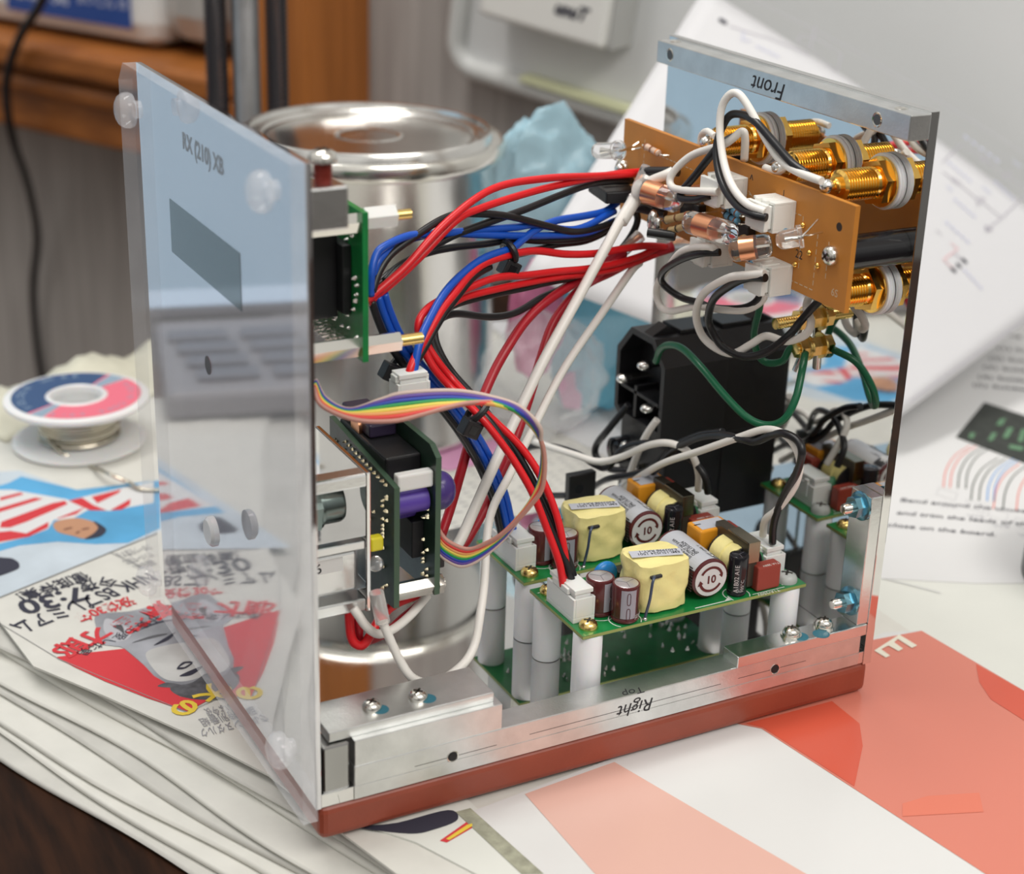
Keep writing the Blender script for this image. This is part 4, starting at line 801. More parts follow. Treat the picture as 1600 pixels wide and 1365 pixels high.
A = math.radians(54); text(bcap, 'logo', 'XP', 2.6, V(cyp(66, 1.6, 6.16)), (0, 1, 0), (-math.sin(math.radians(66))*-1*-1, 0, math.cos(math.radians(66))) if False else -V((math.sin(math.radians(60)), 0, -math.cos(math.radians(60)))), mat('logo_white', (.8, .8, .8), .5), th=.01, bold=.12)
# small core transformer with yellow tape and metal clamp
cr = MB('choke', ferrite); cr.box(pb(56.8, 3.5, 10.6), pb(60.2, 21, 15.2), .35); cr.box(pb(56.8, 3.5, 1), pb(60.2, 6, 12), .3); cr.box(pb(56.8, 18.5, 1), pb(60.2, 21, 12), .3); cro = cr.build(parent=ps)
b = MB('clamp', mat('clamp_metal', (.30, .27, .20), .2, 1)); b.box(pb(56.5, 3.1, 9), pb(60.5, 3.5, 15.5), .1); b.box(pb(56.5, 3.1, 15.2), pb(60.5, 14, 15.7), .1); b.build(parent=cro)
b = MB('bobbin', black); b.lathe([(6.0, 0), (6.0, .8), (4.6, .9), (4.6, 10.4), (6.0, 10.5), (6.0, 11.3)], pb(58.2, 6.4, 6.6), (0, 1, 0), 28); b.build(parent=cro)
b = MB('tape_winding', ytape); b.lathe([(4.6, 0), (5.5, .1), (5.6, 2), (5.2, 4.0), (5.2, 4.4), (5.6, 4.6), (5.6, 9.6), (4.6, 9.8)], pb(57.6, 6.9, 7.2), (0, 1, 0), 32); b.build(parent=cro)
b = MB('box_capacitor', orange); b.box(pb(50.8, 19.4, 0), pb(62.5, 27.0, 13.4), .6); ob = b.build(parent=ps)
b = MB('label', lgrey); b.box(pb(52, 20.4, 13.4), pb(61.3, 26, 13.5)); b.build(parent=ob)
text(ob, 'label_text', '1', 3, pb(53.5, 24.6, 13.55), (0, -1, 0), (-1, 0, 0), mark, th=.01, bold=.1)
b = MB('fuse', redbox); b.box(pb(59.2, 1.2, .2), pb(67.4, 5.2, 8.0), .5); fo = b.build(parent=ps)
text(fo, 'printed_text', 'T1A 250V', 1.4, pb(66.8, 2.2, 8.04), (-1, 0, 0), (0, -1, 0), silk, th=.01)
b = MB('box_capacitor', redbox); b.box(pb(62.5, 17.8, 0), pb(66, 26.5, 11.5), .5); rb_ = b.build(parent=ps)
text(rb_, 'printed_text', '105K 275V~', 1.3, pb(63.6, 25.6, 11.54), (0, -1, 0), (1, 0, 0), silk, th=.01)
b = MB('thermistor', ceramic_g); b.ball(pb(64.2, 9.6, 5.6), 3.1, 24, (1, .62, 1)); b.cyl(pb(63.4, 9.6, 0), pb(63.4, 9.6, 4), .35); b.cyl(pb(65.2, 9.6, 0), pb(65.2, 9.6, 4), .35); b.build(parent=ps)
b = MB('disc_capacitor', ceramic_b); b.ball(pb(19.5, 21.5, 5.2), 4.0, 28, (1, .5, 1)); b.build(parent=ps)
b = MB('diode', black); b.box(pb(25, 22.5, 0), pb(33, 26.5, 4), .4); b.build(parent=ps)
b = MB('transistor', black); b.box(pb(35, 24.8, 0), pb(45, 29.2, 3.6), .4); b.build(parent=ps)
b = MB('resistor', gblack); b.tube([pb(35.4, 17.5, 6.0), pb(36.5, 20, 7.8), pb(38.4, 23, 9.0), pb(40.4, 26, 6.0)], 1.4, 12); b.build(parent=ps)
ps2 = dup(ps, (.4, 35.2, 0), 'green power supply board with blue and black leads, farther from the front rail')
# black heat-sink tab standing behind the rear board
tabt = thing('voltage_regulator', 'black flat plastic tab with a round hole, standing behind the rear power board', 'component', (93, 92, 12))
# small white-lettered rubber-black tab
b = MB('tab', black); P0b, P1b = V((122.91,92,32.8)), V((132.98,92,19.96)); b.box((P0b.x, 91, P1b.z), (P1b.x, 94, P0b.z), .4); b.build(parent=tabt)
b = MB('hole', gblack); hc = V((126.61,90.9,27.59)); b.lathe([(0, 0), (1.6, 0)], (hc.x, 90.9, hc.z), (0, -1, 0), 20, cap=False); b.build(parent=tabt)
b = MB('leg', steel)
for k in range(2): b.cyl((P0b.x+2+k*4, 92.5, P1b.z), (P0b.x+2+k*4, 92.5, 3.2), .5, n=8)
b.build(parent=tabt)
# ------------------------------------------------------------------ display module on the left panel
PW = MATS['polished_aluminium']
dm = thing('display_module', 'upper stack of green boards on hexagonal metal posts behind the left panel', 'circuit board', (14, 60, 125))
b = MB('display_board', green); b.box((2.4, 33, 107), (4, 113, 143), .1); b.build(parent=dm)
b = MB('display_glass', black); b.box((.1, 38, 112), (2.4, 108, 138), .4); b.build(parent=dm)
b = MB('driver_board', green); b.box((26, 33, 105), (27.6, 96, 144), .1); drv = b.build(parent=dm)
rng = random.Random(9); b = MB('solder_joint', solder)
for i in range(40): b.lathe([(.6, 0), (.3, .6), (0, 1.0)], (26, rng.uniform(36, 60), rng.uniform(108, 141)), (-1, 0, 0), 6, cap=False)
o = b.build(parent=drv); o['kind'] = 'stuff'
b = MB('chip', black); b.box((23.5, 40, 116), (26, 54, 134), .3); b.build(parent=drv)
b = MB('black_header', black); b.box((4, 36, 110), (13, 66, 113.5), .3); b.box((14, 44, 114), (24, 84, 138), .6); b.build(parent=dm)
b = MB('header_pin', solder)
for i in range(12): b.box((20, 38+i*2.54, 108.5), (26, 38.6+i*2.54, 109.1))
b.build(parent=drv)
for z in (140.6, 108.2):
    b = MB('hex_standoff', steel); b.hexa((4, 36.5, z), (26, 36.5, z), 2.8); b.build(parent=dm)
b = MB('white_hex_standoff', natural); b.hexa((27.6, 36.5, 141.5), (36, 36.5, 141.5), 3.1); b.build(parent=dm)
b = MB('threaded_end', brass); b.cyl((36, 36.5, 141.5), (40.5, 36.5, 141.5), 1.3); b.build(parent=dm)
b = MB('hex_standoff', steel); b.hexa((27.6, 36.5, 108.2), (37.5, 36.5, 108.2), 2.7); b.build(parent=dm)
b = MB('threaded_end', brass); b.cyl((37.5, 36.5, 108.2), (44, 36.5, 108.2), 1.5); b.build(parent=dm)

# ------------------------------------------------------------------ controller: bracket, knob shaft and two boards
cb_ = thing('control_bracket', 'shiny metal bracket with a threaded rotary shaft behind the left panel', 'bracket', (14, 45, 55))
b = MB('bracket_plate', mirror); b.box((25.6, 30.5, 35), (27, 66, 75.5), .3); b.build(parent=cb_)
b = MB('bracket_shelf', alu); b.box((.1, 30.6, 71.5), (26.5, 36, 75.3), .7); b.build(parent=cb_)
b = MB('bracket_shelf', alu); b.box((.1, 31, 53.5), (25.6, 34, 56.0), .4); b.build(parent=cb_)
b = MB('bracket_shelf', alu); b.box((.1, 30.6, 35.4), (25.6, 37, 39.0), .5); b.build(parent=cb_)
b = MB('rotary_shaft', mat('dark_nickel', (.16, .20, .19), .25, 1)); pr = [(3.4, .2)]
for i in range(9): pr += [(4.6, 1.0+i*.95), (4.0, 1.45+i*.95)]
b.lathe(pr+[(4.6, 10.0)], (1.4, 39, 65), (1, 0, 0), 32); b.hexa((11.5, 39, 65), (14.5, 39, 65), 7.2); b.lathe([(6.4, 0), (6.4, .8), (5.6, 1.2), (5.6, 6), (5.2, 7)], (14.5, 39, 65), (1, 0, 0), 32)
b.build(parent=cb_)
b = MB('spring_washer', steel); b.lathe([(4.8, 0), (7.2, 0), (7.2, .6), (4.8, .6)], (10.6, 39, 65), (1, 0, 0), 32, cap=False); b.build(parent=cb_)
b = MB('switch_body', alu); b.box((6, 33, 41), (24, 41, 52.5), .8); sb = b.build(parent=cb_)
b = MB('label', mat('label_offwhite', (.75, .74, .72), .5)); b.box((9, 32.9, 47.5), (20, 33, 51.5)); b.build(parent=sb)
b = MB('numeral', mark); lo_ = text(sb, 'numeral', '6', 4, (12, 32.85, 48.0), (1, 0, 0), (0, 0, 1), mark, th=.01, bold=.05)
b.bm.free()
b = MB('clear_nut', pcs); b.ball((4, 33, 45), 3.0, 16); b.build(parent=cb_)
b = MB('yellow_led', mat('yellow_plastic', (.75, .65, .03), .3)); b.box((27.2, 31, 52), (31, 34, 56), .6); b.build(parent=cb_)
b = MB('clear_led', led); b.ball((29, 32, 48), 2.2, 14); b.build(parent=cb_)
cbd = thing('controller_boards', 'two dark green boards standing parallel with black connectors and purple parts between', 'circuit board', (39, 50, 55))
def dboard(name, x, poly):
    b = MB(name, dgreen, mat('dark_edge', (.05, .10, .06), .4)); b.prism(poly, 'x', x, x+1.6)
    for f in b.bm.faces:
        f.normal_update()
        if abs(f.normal.x) < .5: f.material_index = 1
    o = b.build(parent=cbd); rg = random.Random(int(x)); s = MB('solder_joint', mat('gold_solder', (.80, .72, .5), .2, 1))
    for k in range(46):
        y = rg.choice([33.5, 36, rg.uniform(33, 70)]) if k < 30 else 40+k*.7; z = rg.uniform(38, 70)
        s.lathe([(.55, 0), (.3, .7), (0, 1.0)], (x, y, z), (-1, 0, 0), 6, cap=False)
    for k in range(12): s.lathe([(.55, 0), (.3, .7), (0, 1.0)], (x, 34+k*2.54, 69.5+k*.15), (-1, 0, 0), 6, cap=False)
    if x > 40:
        for k in range(14): s.lathe([(.5, 0), (.3, .7), (0, .9)], (x+1.6, 33+rg.uniform(0, 4), rg.uniform(40, 72)), (1, 0, 0), 6, cap=False)
    so = s.build(parent=o); so['kind'] = 'stuff'; return o
dboard('left_board', 33, [(29, 35), (73, 31), (73.5, 74.5), (29, 70.4)])
dboard('right_board', 45, [(29, 36.5), (63, 34), (63, 77), (56, 79.5), (33, 79.5), (29, 77)])
b = MB('header_block', black); b.box((34.6, 38, 68), (45, 70, 75), .6); b.build(parent=cbd)
b = MB('dark_connector', mat('dark_purple_block', (.03, .02, .05), .4)); b.box((36, 52, 75.2), (44, 72, 79), .6); b.build(parent=cbd)
b = MB('copper_part', copper); b.cyl((35, 60, 76), (38, 60, 76), 3); b.build(parent=cbd)
b = MB('white_standoff', natural); b.box((34.6, 30.2, 68.3), (45, 33.4, 73.0), .6); b.build(parent=cbd)
b = MB('purple_capacitor', purple); b.cyl((34.6, 34.5, 63.5), (44.4, 34.5, 63.5), 3.5, n=32); b.build(parent=cbd)
b = MB('purple_capacitor', purple); b.cyl((34.6, 40, 59.5), (43, 40, 59.5), 3.4, n=32); b.build(parent=cbd)
b = MB('chip', black); b.box((41.5, 36, 45), (45, 50, 56), .3); b.build(parent=cbd)
b = MB('hex_standoff', steel); b.hexa((34.6, 31.5, 38.5), (45, 31.5, 38.5), 2.6); b.build(parent=cbd)
b = MB('screw_end', steel); b.cyl((46.6, 31.5, 38.5), (49, 31.5, 38.5), 1.5); b.hexa((46.6, 31.5, 38.5), (48.2, 31.5, 38.5), 3); b.build(parent=cbd)
b = MB('purple_disc', mat('purple_glossy', (.07, .04, .22), .25)); b.ball((51.5, 40, 62), 5.6, 24, (.8, .8, 1)); b.cyl((47, 40, 62), (51, 40, 62), 4.8); b.build(parent=cbd)
b = MB('black_header', black); b.box((46.6, 36, 62), (50, 40, 71), .4); b.box((46.6, 33, 42), (50, 40, 47), .4); b.build(parent=cbd)

# ------------------------------------------------------------------ brown tube-light board
XB = 151.0
bb_ = thing('brown_circuit_board', 'brown phenolic circuit board standing upright with glass tubes, clear diodes and white plugs', 'circuit board', (XB, 57, 128))
b = MB('board', brown); b.prism([(-1.3, 112.6), (114.6, 112.6), (114.6, 142), (-1.3, 142)], 'x', XB, XB+1.6); bbd = b.build(parent=bb_)
b = MB('silkscreen', mat('faint_silk', (.62, .48, .33), .6))
def bl(y0, z0, y1, z1, w_=.3):
    d = V((0, y1-y0, z1-z0)); n = int(d.length/2.2); e = d.normalized()
    for i in range(max(1, n)):
        a = V((XB-.03, y0, z0))+e*i*2.2; c = a+e*1.5; s_ = V((0, -e.z, e.y))*w_/2
        b._add([a-s_, c-s_, c+s_, a+s_], [[0, 1, 2, 3]])
b.keep = True
bl(105, 135, 40, 134); bl(40, 134, 20, 134); bl(20, 134, 20, 117); bl(13, 131, 13, 115); bl(13, 115, 40, 115); bl(102, 138, 102, 120); bl(8, 130, 8, 117); bl(46, 135, 33, 127)
b.build(parent=bbd)
for t, y, z, s in (('^', 46, 137.2, 4), ('3', 55, 136, 3), ('6S', 5, 116, 3), ('22', 22, 122, 3.4), ('I', 30, 137, 3)):
    text(bbd, 'board_mark', t, s, (XB-.03, y, z), (0, -1, 0), (0, 0, 1), mark if t != '6S' else MATS['faint_silk'], th=.01)
h = MB('hole', mat('hole_brown', (.03, .015, .01), .6)); h.cyl((XB-.04, 4.5, 135), (XB+.2, 4.5, 135), 1.2); h.build(parent=bbd)
for q in ((151,6.24,126.68), (151,113.42,126.47)): panhead(bb_, (XB, q[1], q[2]), (-1, 0, 0), 2.8)
q1, q2 = (151,6.24,126.68), (151,113.42,126.47)
so_ = []
for q, lab in ((q1, 'lower'), (q2, 'upper')):
    b = MB('black_standoff', gblack); b.cyl((XB+1.6, q[1], q[2]), (173.95, q[1], q[2]), 4.9, n=36); b.build(parent=bb_)
# glass tubes with a copper band
def gtube(p0, p1, r=3.0):
    p0, p1 = V(p0), V(p1); L = (p1-p0).length; a = (p1-p0)/L
    t = MB('glass_tube', glass); t.lathe([(0, 0), (r*.5, .25), (r*.85, 1.0), (r, 2.0), (r, L-1.6), (r*.85, L-.6), (r*.6, L)], p0, a, 28); o = t.build(parent=bb_)
    c = MB('copper_band', copper); c.lathe([(r+.06, L*.27), (r+.06, L*.62)], p0, a, 28, cap=False); c.build(parent=o)
    e = MB('electrode', steel); e.cyl(p0+a*L*.5, p0+a*L*.9, .35, n=8); e.build(parent=o)
gtube((137,55.84,125.03), (141,37.78,125.33), 3.4); gtube((136,32.65,122.42), (145,25.04,125.32), 3.4); gtube((139,87.44,127.21), (145,71.61,125.92), 3.6); gtube((146,69.01,128.98), (148,57.95,132.39), 2.4)
# loose clear diodes
def cled(p0, p1, legs, name='clear_diode'):
    p0, p1 = V(p0), V(p1); L = (p1-p0).length; a = (p1-p0)/L; r = 2.6
    t = MB(name, led); t.lathe([(0, 0), (r*.5, .2), (r*.86, 1.0), (r, 2.2), (r, L-1.2), (r*1.22, L-1.1), (r*1.22, L), (0, L)], p0, a, 28); o = t.build(parent=bb_)
    g = MB('lead', steel)
    for l in legs: g.tube([p0+a*L*.6, p1]+[V(x) for x in l], .3, 6, 3)
    g.build(parent=o)
    d = MB('reflector_cup', steel); d.cyl(p0+a*L*.35, p0+a*L*.75, .7, .3, 10); d.build(parent=o)
cled((137,13.01,130.28), (143,9.71,131.93), [[(150,12.44,135.1)], [(150,10.01,132.18)]]); cled((140,114.26,132.56), (143,103.84,134.77), [[(148,105.54,135.02), (151,105.59,136.39)], [(148,105.83,134.14), (151,104.65,134.77)]])
# white plugs
for q, (dx, ly, lz) in (((151,28.48,133.13), (0, 10, 8.5)), ((151,51.52,134.4), (0, 10, 8.5)), ((151,55.1,115.49), (0, 9, 8)), ((151,26.96,115.25), (0, 9.5, 8.5))):
    jst(bb_, q, lz, ly, (-1, 0, 0), m=mat('white_plug', (.86, .86, .82), .35))
# chips, resistors
for q in ((151,69.94,123), (151,44.81,123.02)):
    b = MB('chip', black); b.box((XB-3.6, q[1]-5, q[2]-3.2), (XB-.8, q[1]+5, q[2]+3.2), .3); co = b.build(parent=bb_)
    g = MB('chip_leg', steel)
    for k in range(4):
        for sgn in (-1, 1): g.box((XB-2.6, q[1]-4+k*2.54-.25, q[2]+sgn*3.2-.1), (XB, q[1]-4+k*2.54+.25, q[2]+sgn*3.9), 0)
    g.build(parent=co)
def resistor(p0, p1, body, bands, r=1.05, legs=None):
    p0, p1 = V(p0), V(p1); L = (p1-p0).length; a = (p1-p0)/L
    b = MB('resistor', body); b.lathe([(0, 0), (r*.8, .15), (r, .6), (r, 1.6), (r*.86, 2), (r*.86, L-2), (r, L-1.6), (r, L-.6), (r*.8, L-.15), (0, L)], p0, a, 20); o = b.build(parent=bb_)
    for k, m in enumerate(bands):
        h = .9+k*(L-1.8)/max(1, len(bands)-1); c = MB('colour_band', m); c.lathe([(r*1.03, h-.3), (r*1.03, h+.3)], p0, a, 20, cap=False); c.build(parent=o)
    g = MB('lead', steel); g.tube([p0+V((0, 0, 0)), p0-a*1.6, (XB, (p0-a*2.4).y, (p0-a*2.4).z)], .28, 6, 4); g.tube([p1, p1+a*1.6, (XB, (p1+a*2.4).y, (p1+a*2.4).z)], .28, 6, 4); g.build(parent=o)
rb = mat('resistor_blue', (.16, .40, .60), .35); rt = mat('resistor_tan', (.62, .45, .22), .4); kb_ = mat('band_black', (.02, .02, .02), .4); rbr = mat('band_brown', (.25, .07, .02), .4); rrd = mat('band_red', (.6, .04, .02), .4); ror = mat('band_orange', (.75, .25, .03), .4)
resistor((147,52.87,129.91), (147,44.06,128.89), rb, (kb_, kb_, kb_, rbr), 1.2); resistor((147,50.9,127.37), (147,44.37,126.56), rb, (kb_, kb_, rbr), 1.2); resistor((148,30.06,129.19), (148,23.2,129.13), rb, (kb_, kb_), 1.1)
resistor((148,44.36,132.09), (148,40.49,131.36), rb, (kb_, kb_), 1.1); resistor((146,61.86,118.51), (146,55.86,118.92), rb, (kb_, kb_, kb_), 1.0); resistor((146,35.68,117.51), (146,30.17,117.91), rb, (kb_, kb_), 1.0)
resistor((143,75.51,119.63), (143,62.85,124.39), rt, (kb_, rbr, rrd), 1.3); resistor((143,73.39,116.81), (143,63.46,121.13), rt, (kb_, kb_, kb_), 1.2); resistor((149,98.66,136.81), (149,90.47,136.18), mat('resistor_cream', (.7, .5, .38), .4), (rbr, rbr, ror), 1.1); resistor((145,46.39,120.39), (145,37.36,123.9), rt, (rrd, ror), 1.1)
b = MB('solder_joint', gold)
for q in ((150.9,15.67,124.84), (150.9,11.57,122.35), (150.9,21.3,120.01), (150.9,19.61,131.57), (150.9,93.53,104.73), (150.9,37.17,119)): b.ball(q, .9, 10)
b.build(parent=bb_)
# black regulator and heat-shrink stubs at the left end
b = MB('regulator', black); q = V((134,102.37,123.34)); T = Matrix.Translation(V((138,98.22,123.35))) @ Matrix.Rotation(math.radians(-10), 4, 'Z'); b.box((-5, -7, -1.9), (6, 9, 1.9), .5, T); ro = b.build(parent=bb_)
h = MB('metal_tab', steel); h.box((-3.5, -1, 1.9), (5, 8.5, 2.5), .1, T); h.build(parent=ro)
for a_, b__ in (((143,90.26,131.17), (149,79.34,133.13)), ((141,91.42,120.26), (147,81.75,119.66)), ((137,75.72,116.43), (143,69.78,116.17))):
    b = MB('black_sleeve_stub', wblk); b.cyl(a_, b__, 1.5); b.build(parent=bb_)
b = MB('solder_blob', solder); b.ball((140,91.09,121.85), 2.0, 12, (1, 1, 1.5)); b.ball((141,79.43,118.64), 1.8, 12, (1, 1, 2.0)); b.ball((141,76.47,118), 1.3, 12, (1, 1, 2.0)); b.ball((143,103.26,129.24), 1.6, 12); b.build(parent=bb_)

# ------------------------------------------------------------------ gold sockets on the front plate
def jack(y, z, lab):
    t = thing('gold_phono_socket', lab, 'socket', (174, y, z), 'gold sockets on the front plate')
    b = MB('white_washer', nylon); b.lathe([(5, 0), (7.6, 0), (7.8, .4), (7.6, 1.1), (7.8, 1.4), (7.6, 2.2), (5, 2.2)], (171.6, y, z), (1, 0, 0), 40); b.build(parent=t)
    b = MB('hex_nut', gold); b.hexa((168.2, y, z), (171.6, y, z), 6.6); b.lathe([(6.2, 0), (7.0, .2), (7.0, .9)], (170.6, y, z), (1, 0, 0), 32); b.build(parent=t)
    b = MB('threaded_barrel', gold); pr = [(0, 0), (3.6, 0), (4.1, .3)]
    for i in range(12): pr += [(4.5, .6+i*.9), (4.5, .8+i*.9), (4.0, 1.1+i*.9), (4.0, 1.3+i*.9)]
    b.lathe(pr+[(4.4, 12), (0, 12)], (156.3, y, z), (1, 0, 0), 36); br_ = b.build(parent=t, sharp=25)
    b = MB('centre_pin', gold); b.lathe([(2.6, 0), (2.6, 1.4), (0, 1.4)], (155, y, z), (1, 0, 0), 20); b.cyl((151.9, y, z), (155, y, z), 1.0, n=12); b.build(parent=br_)
    b = MB('solder_blob', solder); b.ball((153.3, y+.5, z+.3), 1.9, 14, (1.2, 1, 1)); b.build(parent=br_)
jack(*(172.5,13.56,143.36)[1:], 'gold phono socket with white washer, right end of the upper row'); jack(*(172.5,35.58,143.62)[1:], 'gold phono socket with white washer, second from the right in the upper row'); jack(*(172.5,71.51,143.08)[1:], 'gold phono socket with white washer, farthest left in the upper row'); jack(*(172.5,12.97,113.17)[1:], 'gold phono socket with white washer, below the black standoff')
# earth posts
for uv, L, lab in (((172,39.88,95.67), 14, 'upper brass threaded earth post on the front plate'), ((172,38.54,87.25), 7, 'lower brass threaded earth post on the front plate')):
    t = thing('earth_post', lab, 'terminal', (174, uv[1], uv[2])); y, z = uv[1], uv[2]
    b = MB('stud', brass); pr = [(0, 0)]
    for i in range(L): pr += [(1.75, .2+i*.9), (1.4, .65+i*.9)]
    b.lathe(pr+[(1.5, L)], (174-L, y, z), (1, 0, 0), 20); b.build(parent=t)
    b = MB('nut', brass); b.hexa((168, y, z), (171, y, z), 3.2); b.lathe([(4, 0), (4, .6)], (171.2, y, z), (1, 0, 0), 20); b.hexa((171.8, y, z), (174, y, z), 3.2); b.build(parent=t)
    b = MB('ring_terminal', steel); b.lathe([(1.6, 0), (3.4, 0), (3.4, .6), (1.6, .6)], (170.9, y, z), (1, 0, 0), 24, cap=False); b.cyl((171.2, y+1, z-3), (170.2, y+2, z-8), 1.3); b.build(parent=t)

# ------------------------------------------------------------------ mains inlet
iec = thing('mains_inlet', 'black plastic mains inlet with soldered blades, fixed to the front plate', 'power inlet', (174, 94, 20))
outer = [(80, 44), (80, 69.5), (87, 77), (101, 77), (109, 68), (109, 47), (105, 44)]
inner = [(82, 47), (82, 68.5), (88, 75), (100, 75), (107, 67), (107, 48), (104, 46.5)]
b = MB('housing', black)
def loft(b, A, B, xa, xb, m=None):
    n = len(A); vs = [(xa, *p) for p in A]+[(xb, *p) for p in B]; b._add(vs, [[i, (i+1) % n, n+(i+1) % n, n+i] for i in range(n)])
loft(b, outer, outer, 149.5, 174); loft(b, inner, inner, 149.5, 158); loft(b, outer, inner, 149.5, 149.5)
b._add([(158, *p) for p in inner], [list(range(len(inner)))])
b.build(parent=iec, sharp=25)
b = MB('lower_housing', black); b.box((152, 80.1, 14), (174, 108, 44), .6); lo = b.build(parent=iec)
b = MB('clip', black); b.prism([(150.5, 77), (156, 80), (160, 77)], 'y', 90, 95) ; b.box((160, 88, 76.5), (172, 99, 78.5), .3); b.build(parent=iec)
b = MB('rib', black); b.box((149.8, 96, 47), (158, 97.6, 58), .1); b.box((149.8, 83, 55), (158, 106, 56.2), .1); b.build(parent=iec)
for y, z in ((90, 67.5), (102, 59), (86.5, 54)):
    b = MB('blade', steel); b.box((147, y-2, z-.4), (158, y+2, z+.4), .1); bl_ = b.build(parent=iec)
    s = MB('solder_blob', solder); s.ball((148.5, y, z), 2.0, 14, (1.5, 1.2, .8)); s.build(parent=bl_)
for y, z in ((98, 36), (92, 30), (97, 22), (88, 23)):
    b = MB('blade', steel); b.box((146.5, y-.4, z-2), (152, y+.4, z+2), .1); bl_ = b.build(parent=iec)
    s = MB('solder_blob', solder); s.ball((148.2, y, z), 1.9, 14, (1.3, 1, 1.2)); s.build(parent=bl_)
b = MB('fuse_holder', gblack); b.lathe([(3.6, 0), (4.6, .6), (4.6, 6)], (146, 103, 33), (1, 0, 0), 24); b.build(parent=iec)

# ------------------------------------------------------------------ wires
def wire(label, pts, m, r=1.1, ends=None, name='wire', cat='wire', group=None):
    b = MB(name, m); b.tube(pts, r, 10, 7); o = tag(b.build(sharp=180), label, cat, group)
    return o
def U(pts, d): return [V(p)+V(d) for p in pts]
wire('bright red wire arching highest over the can, from display to brown board', [(37.64,58,112.53),(45.6,60,116.71),(52.16,62,120.42),(65.49,66,129.64),(82.21,72,135.65),(103.02,80,134.88),(125.07,88,131.87),(144.23,95,129.19)], wred)
wire('bright red wire just below the highest one, from display to brown board', [(38.86,60,111.06),(48.39,62,116.17),(57.38,65,121.18),(69.32,69,128.49),(79.25,73,130.18),(98.95,80,131.28),(117.31,86,131.46),(134.26,92,130.74),(145.98,96,129.61)], wred)
wire('black wire arching above the blue pair near the can', [(39.5,58,114.98),(42.23,60,119.43),(46.48,62,123.2),(53.04,64,126.06),(64.5,68,129.59),(73.75,72,129.31),(89.19,77,125.97),(105.73,83,119.92),(118.47,87,115.62),(132.02,92,114.94),(145.13,97,116.85)], wblk)
wire('black wire running straight beside the red pair towards the brown board', [(39.73,62,113.24),(48.9,64,118.43),(58.31,67,121.07),(69.79,71,123.72),(81.82,75,124.97),(97.79,81,126.03),(113.12,86,127.97),(127.01,91,128.84),(143.13,96,127.04)], wblk)
wire('blue wire leaving the display board in an arch, upper of the pair', [(38.94,58,113.8),(39.14,58,119.47),(41.49,60,124.3),(44.53,61,126.17),(53.03,64,127.31),(62.81,68,125.6),(77.49,74,123.62),(94.05,80,121.31),(102.49,83,120.45),(119.24,88,116.07),(136.84,95,118.16)], wblu)
wire('blue wire running flat below the upper blue one', [(40.37,60,115.18),(41.12,60,120.44),(44.61,62,123.41),(53.96,66,125.61),(65.53,70,125.16),(77.51,74,122.5),(89.91,78,119.78),(106.43,84,116.47),(123.27,89,114.2),(136.41,94,115.4)], wblu)
wire('black wire running below the blue pair to the brown board', [(44.61,62,115.89),(50.23,64,119.18),(59.76,68,120.46),(69.55,72,119.97),(83.01,77,118.3),(94.72,81,117.33),(107.06,85,114.57),(123.95,90,112.46),(135.34,94,114.09),(145.02,97,118.5)], wblk)
wire('black wire sagging behind the white wires under the regulator', [(95.63,82,112.31),(104.56,85,112.09),(112.79,88,111.97),(125.2,92,110.79),(134.89,95,112.24),(142.36,98,114.82)], wblk)
wire('black wire curling down from the regulator', [(145.53,97,117.84),(146.76,97,113.6),(143.86,96,108.99),(138.84,95,104.62),(133.75,94,101.94),(126.89,92,100.6)], wblk)
wire('blue wire held by the upper cable tie, from regulator to white plug', [(139.07,97,120.29),(133.37,95,118.5),(124.78,92,118.68),(111.44,87,119.69),(102.55,83,118.89),(95.76,79,117.36),(90.84,76,116.39),(80.01,71,116.29),(71.09,66,114.58),(62.11,60,111.46),(54.97,55,106),(50.28,51,101.5),(47.07,48,93.81),(46.9,48,91.26)], wblu, 1.15)
wire('red wire held by the upper cable tie, running along the blue one', [(154.64,92,105.58),(146.12,90,107.45),(137.16,88,108.13),(125.22,86,108.36),(113.14,83,110.3),(101.78,80,113.35),(92.37,76,114.69),(80.66,71,114.9),(72.71,66,113.65),(65.74,61,110.73),(59.56,57,107.54),(53.49,53,102.61),(48.71,50,98.03),(45.93,48,94.71),(45.57,48,91.83)], wred, 1.15)
wire('black wire running behind the tied blue and red wires to the white plug', [(82.36,73,112.64),(74.75,68,112.09),(67.35,63,108.83),(60.08,58,104.96),(52.95,53,99.38),(48.35,50,95.88),(46.1,50,93.09),(45.28,49,91.16)], wblk)
rp_ = [(152.22,92,106.05),(143.99,90,104.38),(132.9,87,103.98),(120.89,84,104.56),(108.57,80,106.3),(95.78,76,107.74),(83.26,71,109.86),(71.2,66,109.35),(61.94,62,108.68),(56.25,59,107.72),(52.84,57,105.47),(52.22,56,102.2),(53.33,55,97.76),(55.54,53,92.54),(59.92,51,86.77),(64.42,44,81.22),(66.92,41,77.58),(72.04,37,69.29),(76.67,33,59.45),(80.36,30,48.25),(82.78,27,39.15),(83.77,26,32.36)]
wire('red wire of the main harness to the front power board, outer one', rp_, wred)
rq_ = [(154.21,93,103.89),(144.74,91,102.57),(133.63,88,101.98),(121.57,85,102.58),(109.23,81,104.16),(96.42,77,105.04),(83.88,72,106.06),(72.26,68,106.37),(64.92,64,105.85),(58.79,61,104.57),(55.54,59,102.28),(55.51,58,98.34),(57.73,56,93.65),(61.56,54,88.13),(64.89,47,83.27),(70.45,44,77.41),(76.61,40,70.22),(80.82,36,62.33),(83.73,32,52.66),(84.92,29,43.8),(86.05,27,31.39)]
wire('red wire of the main harness to the front power board, inner one', rq_, wred)
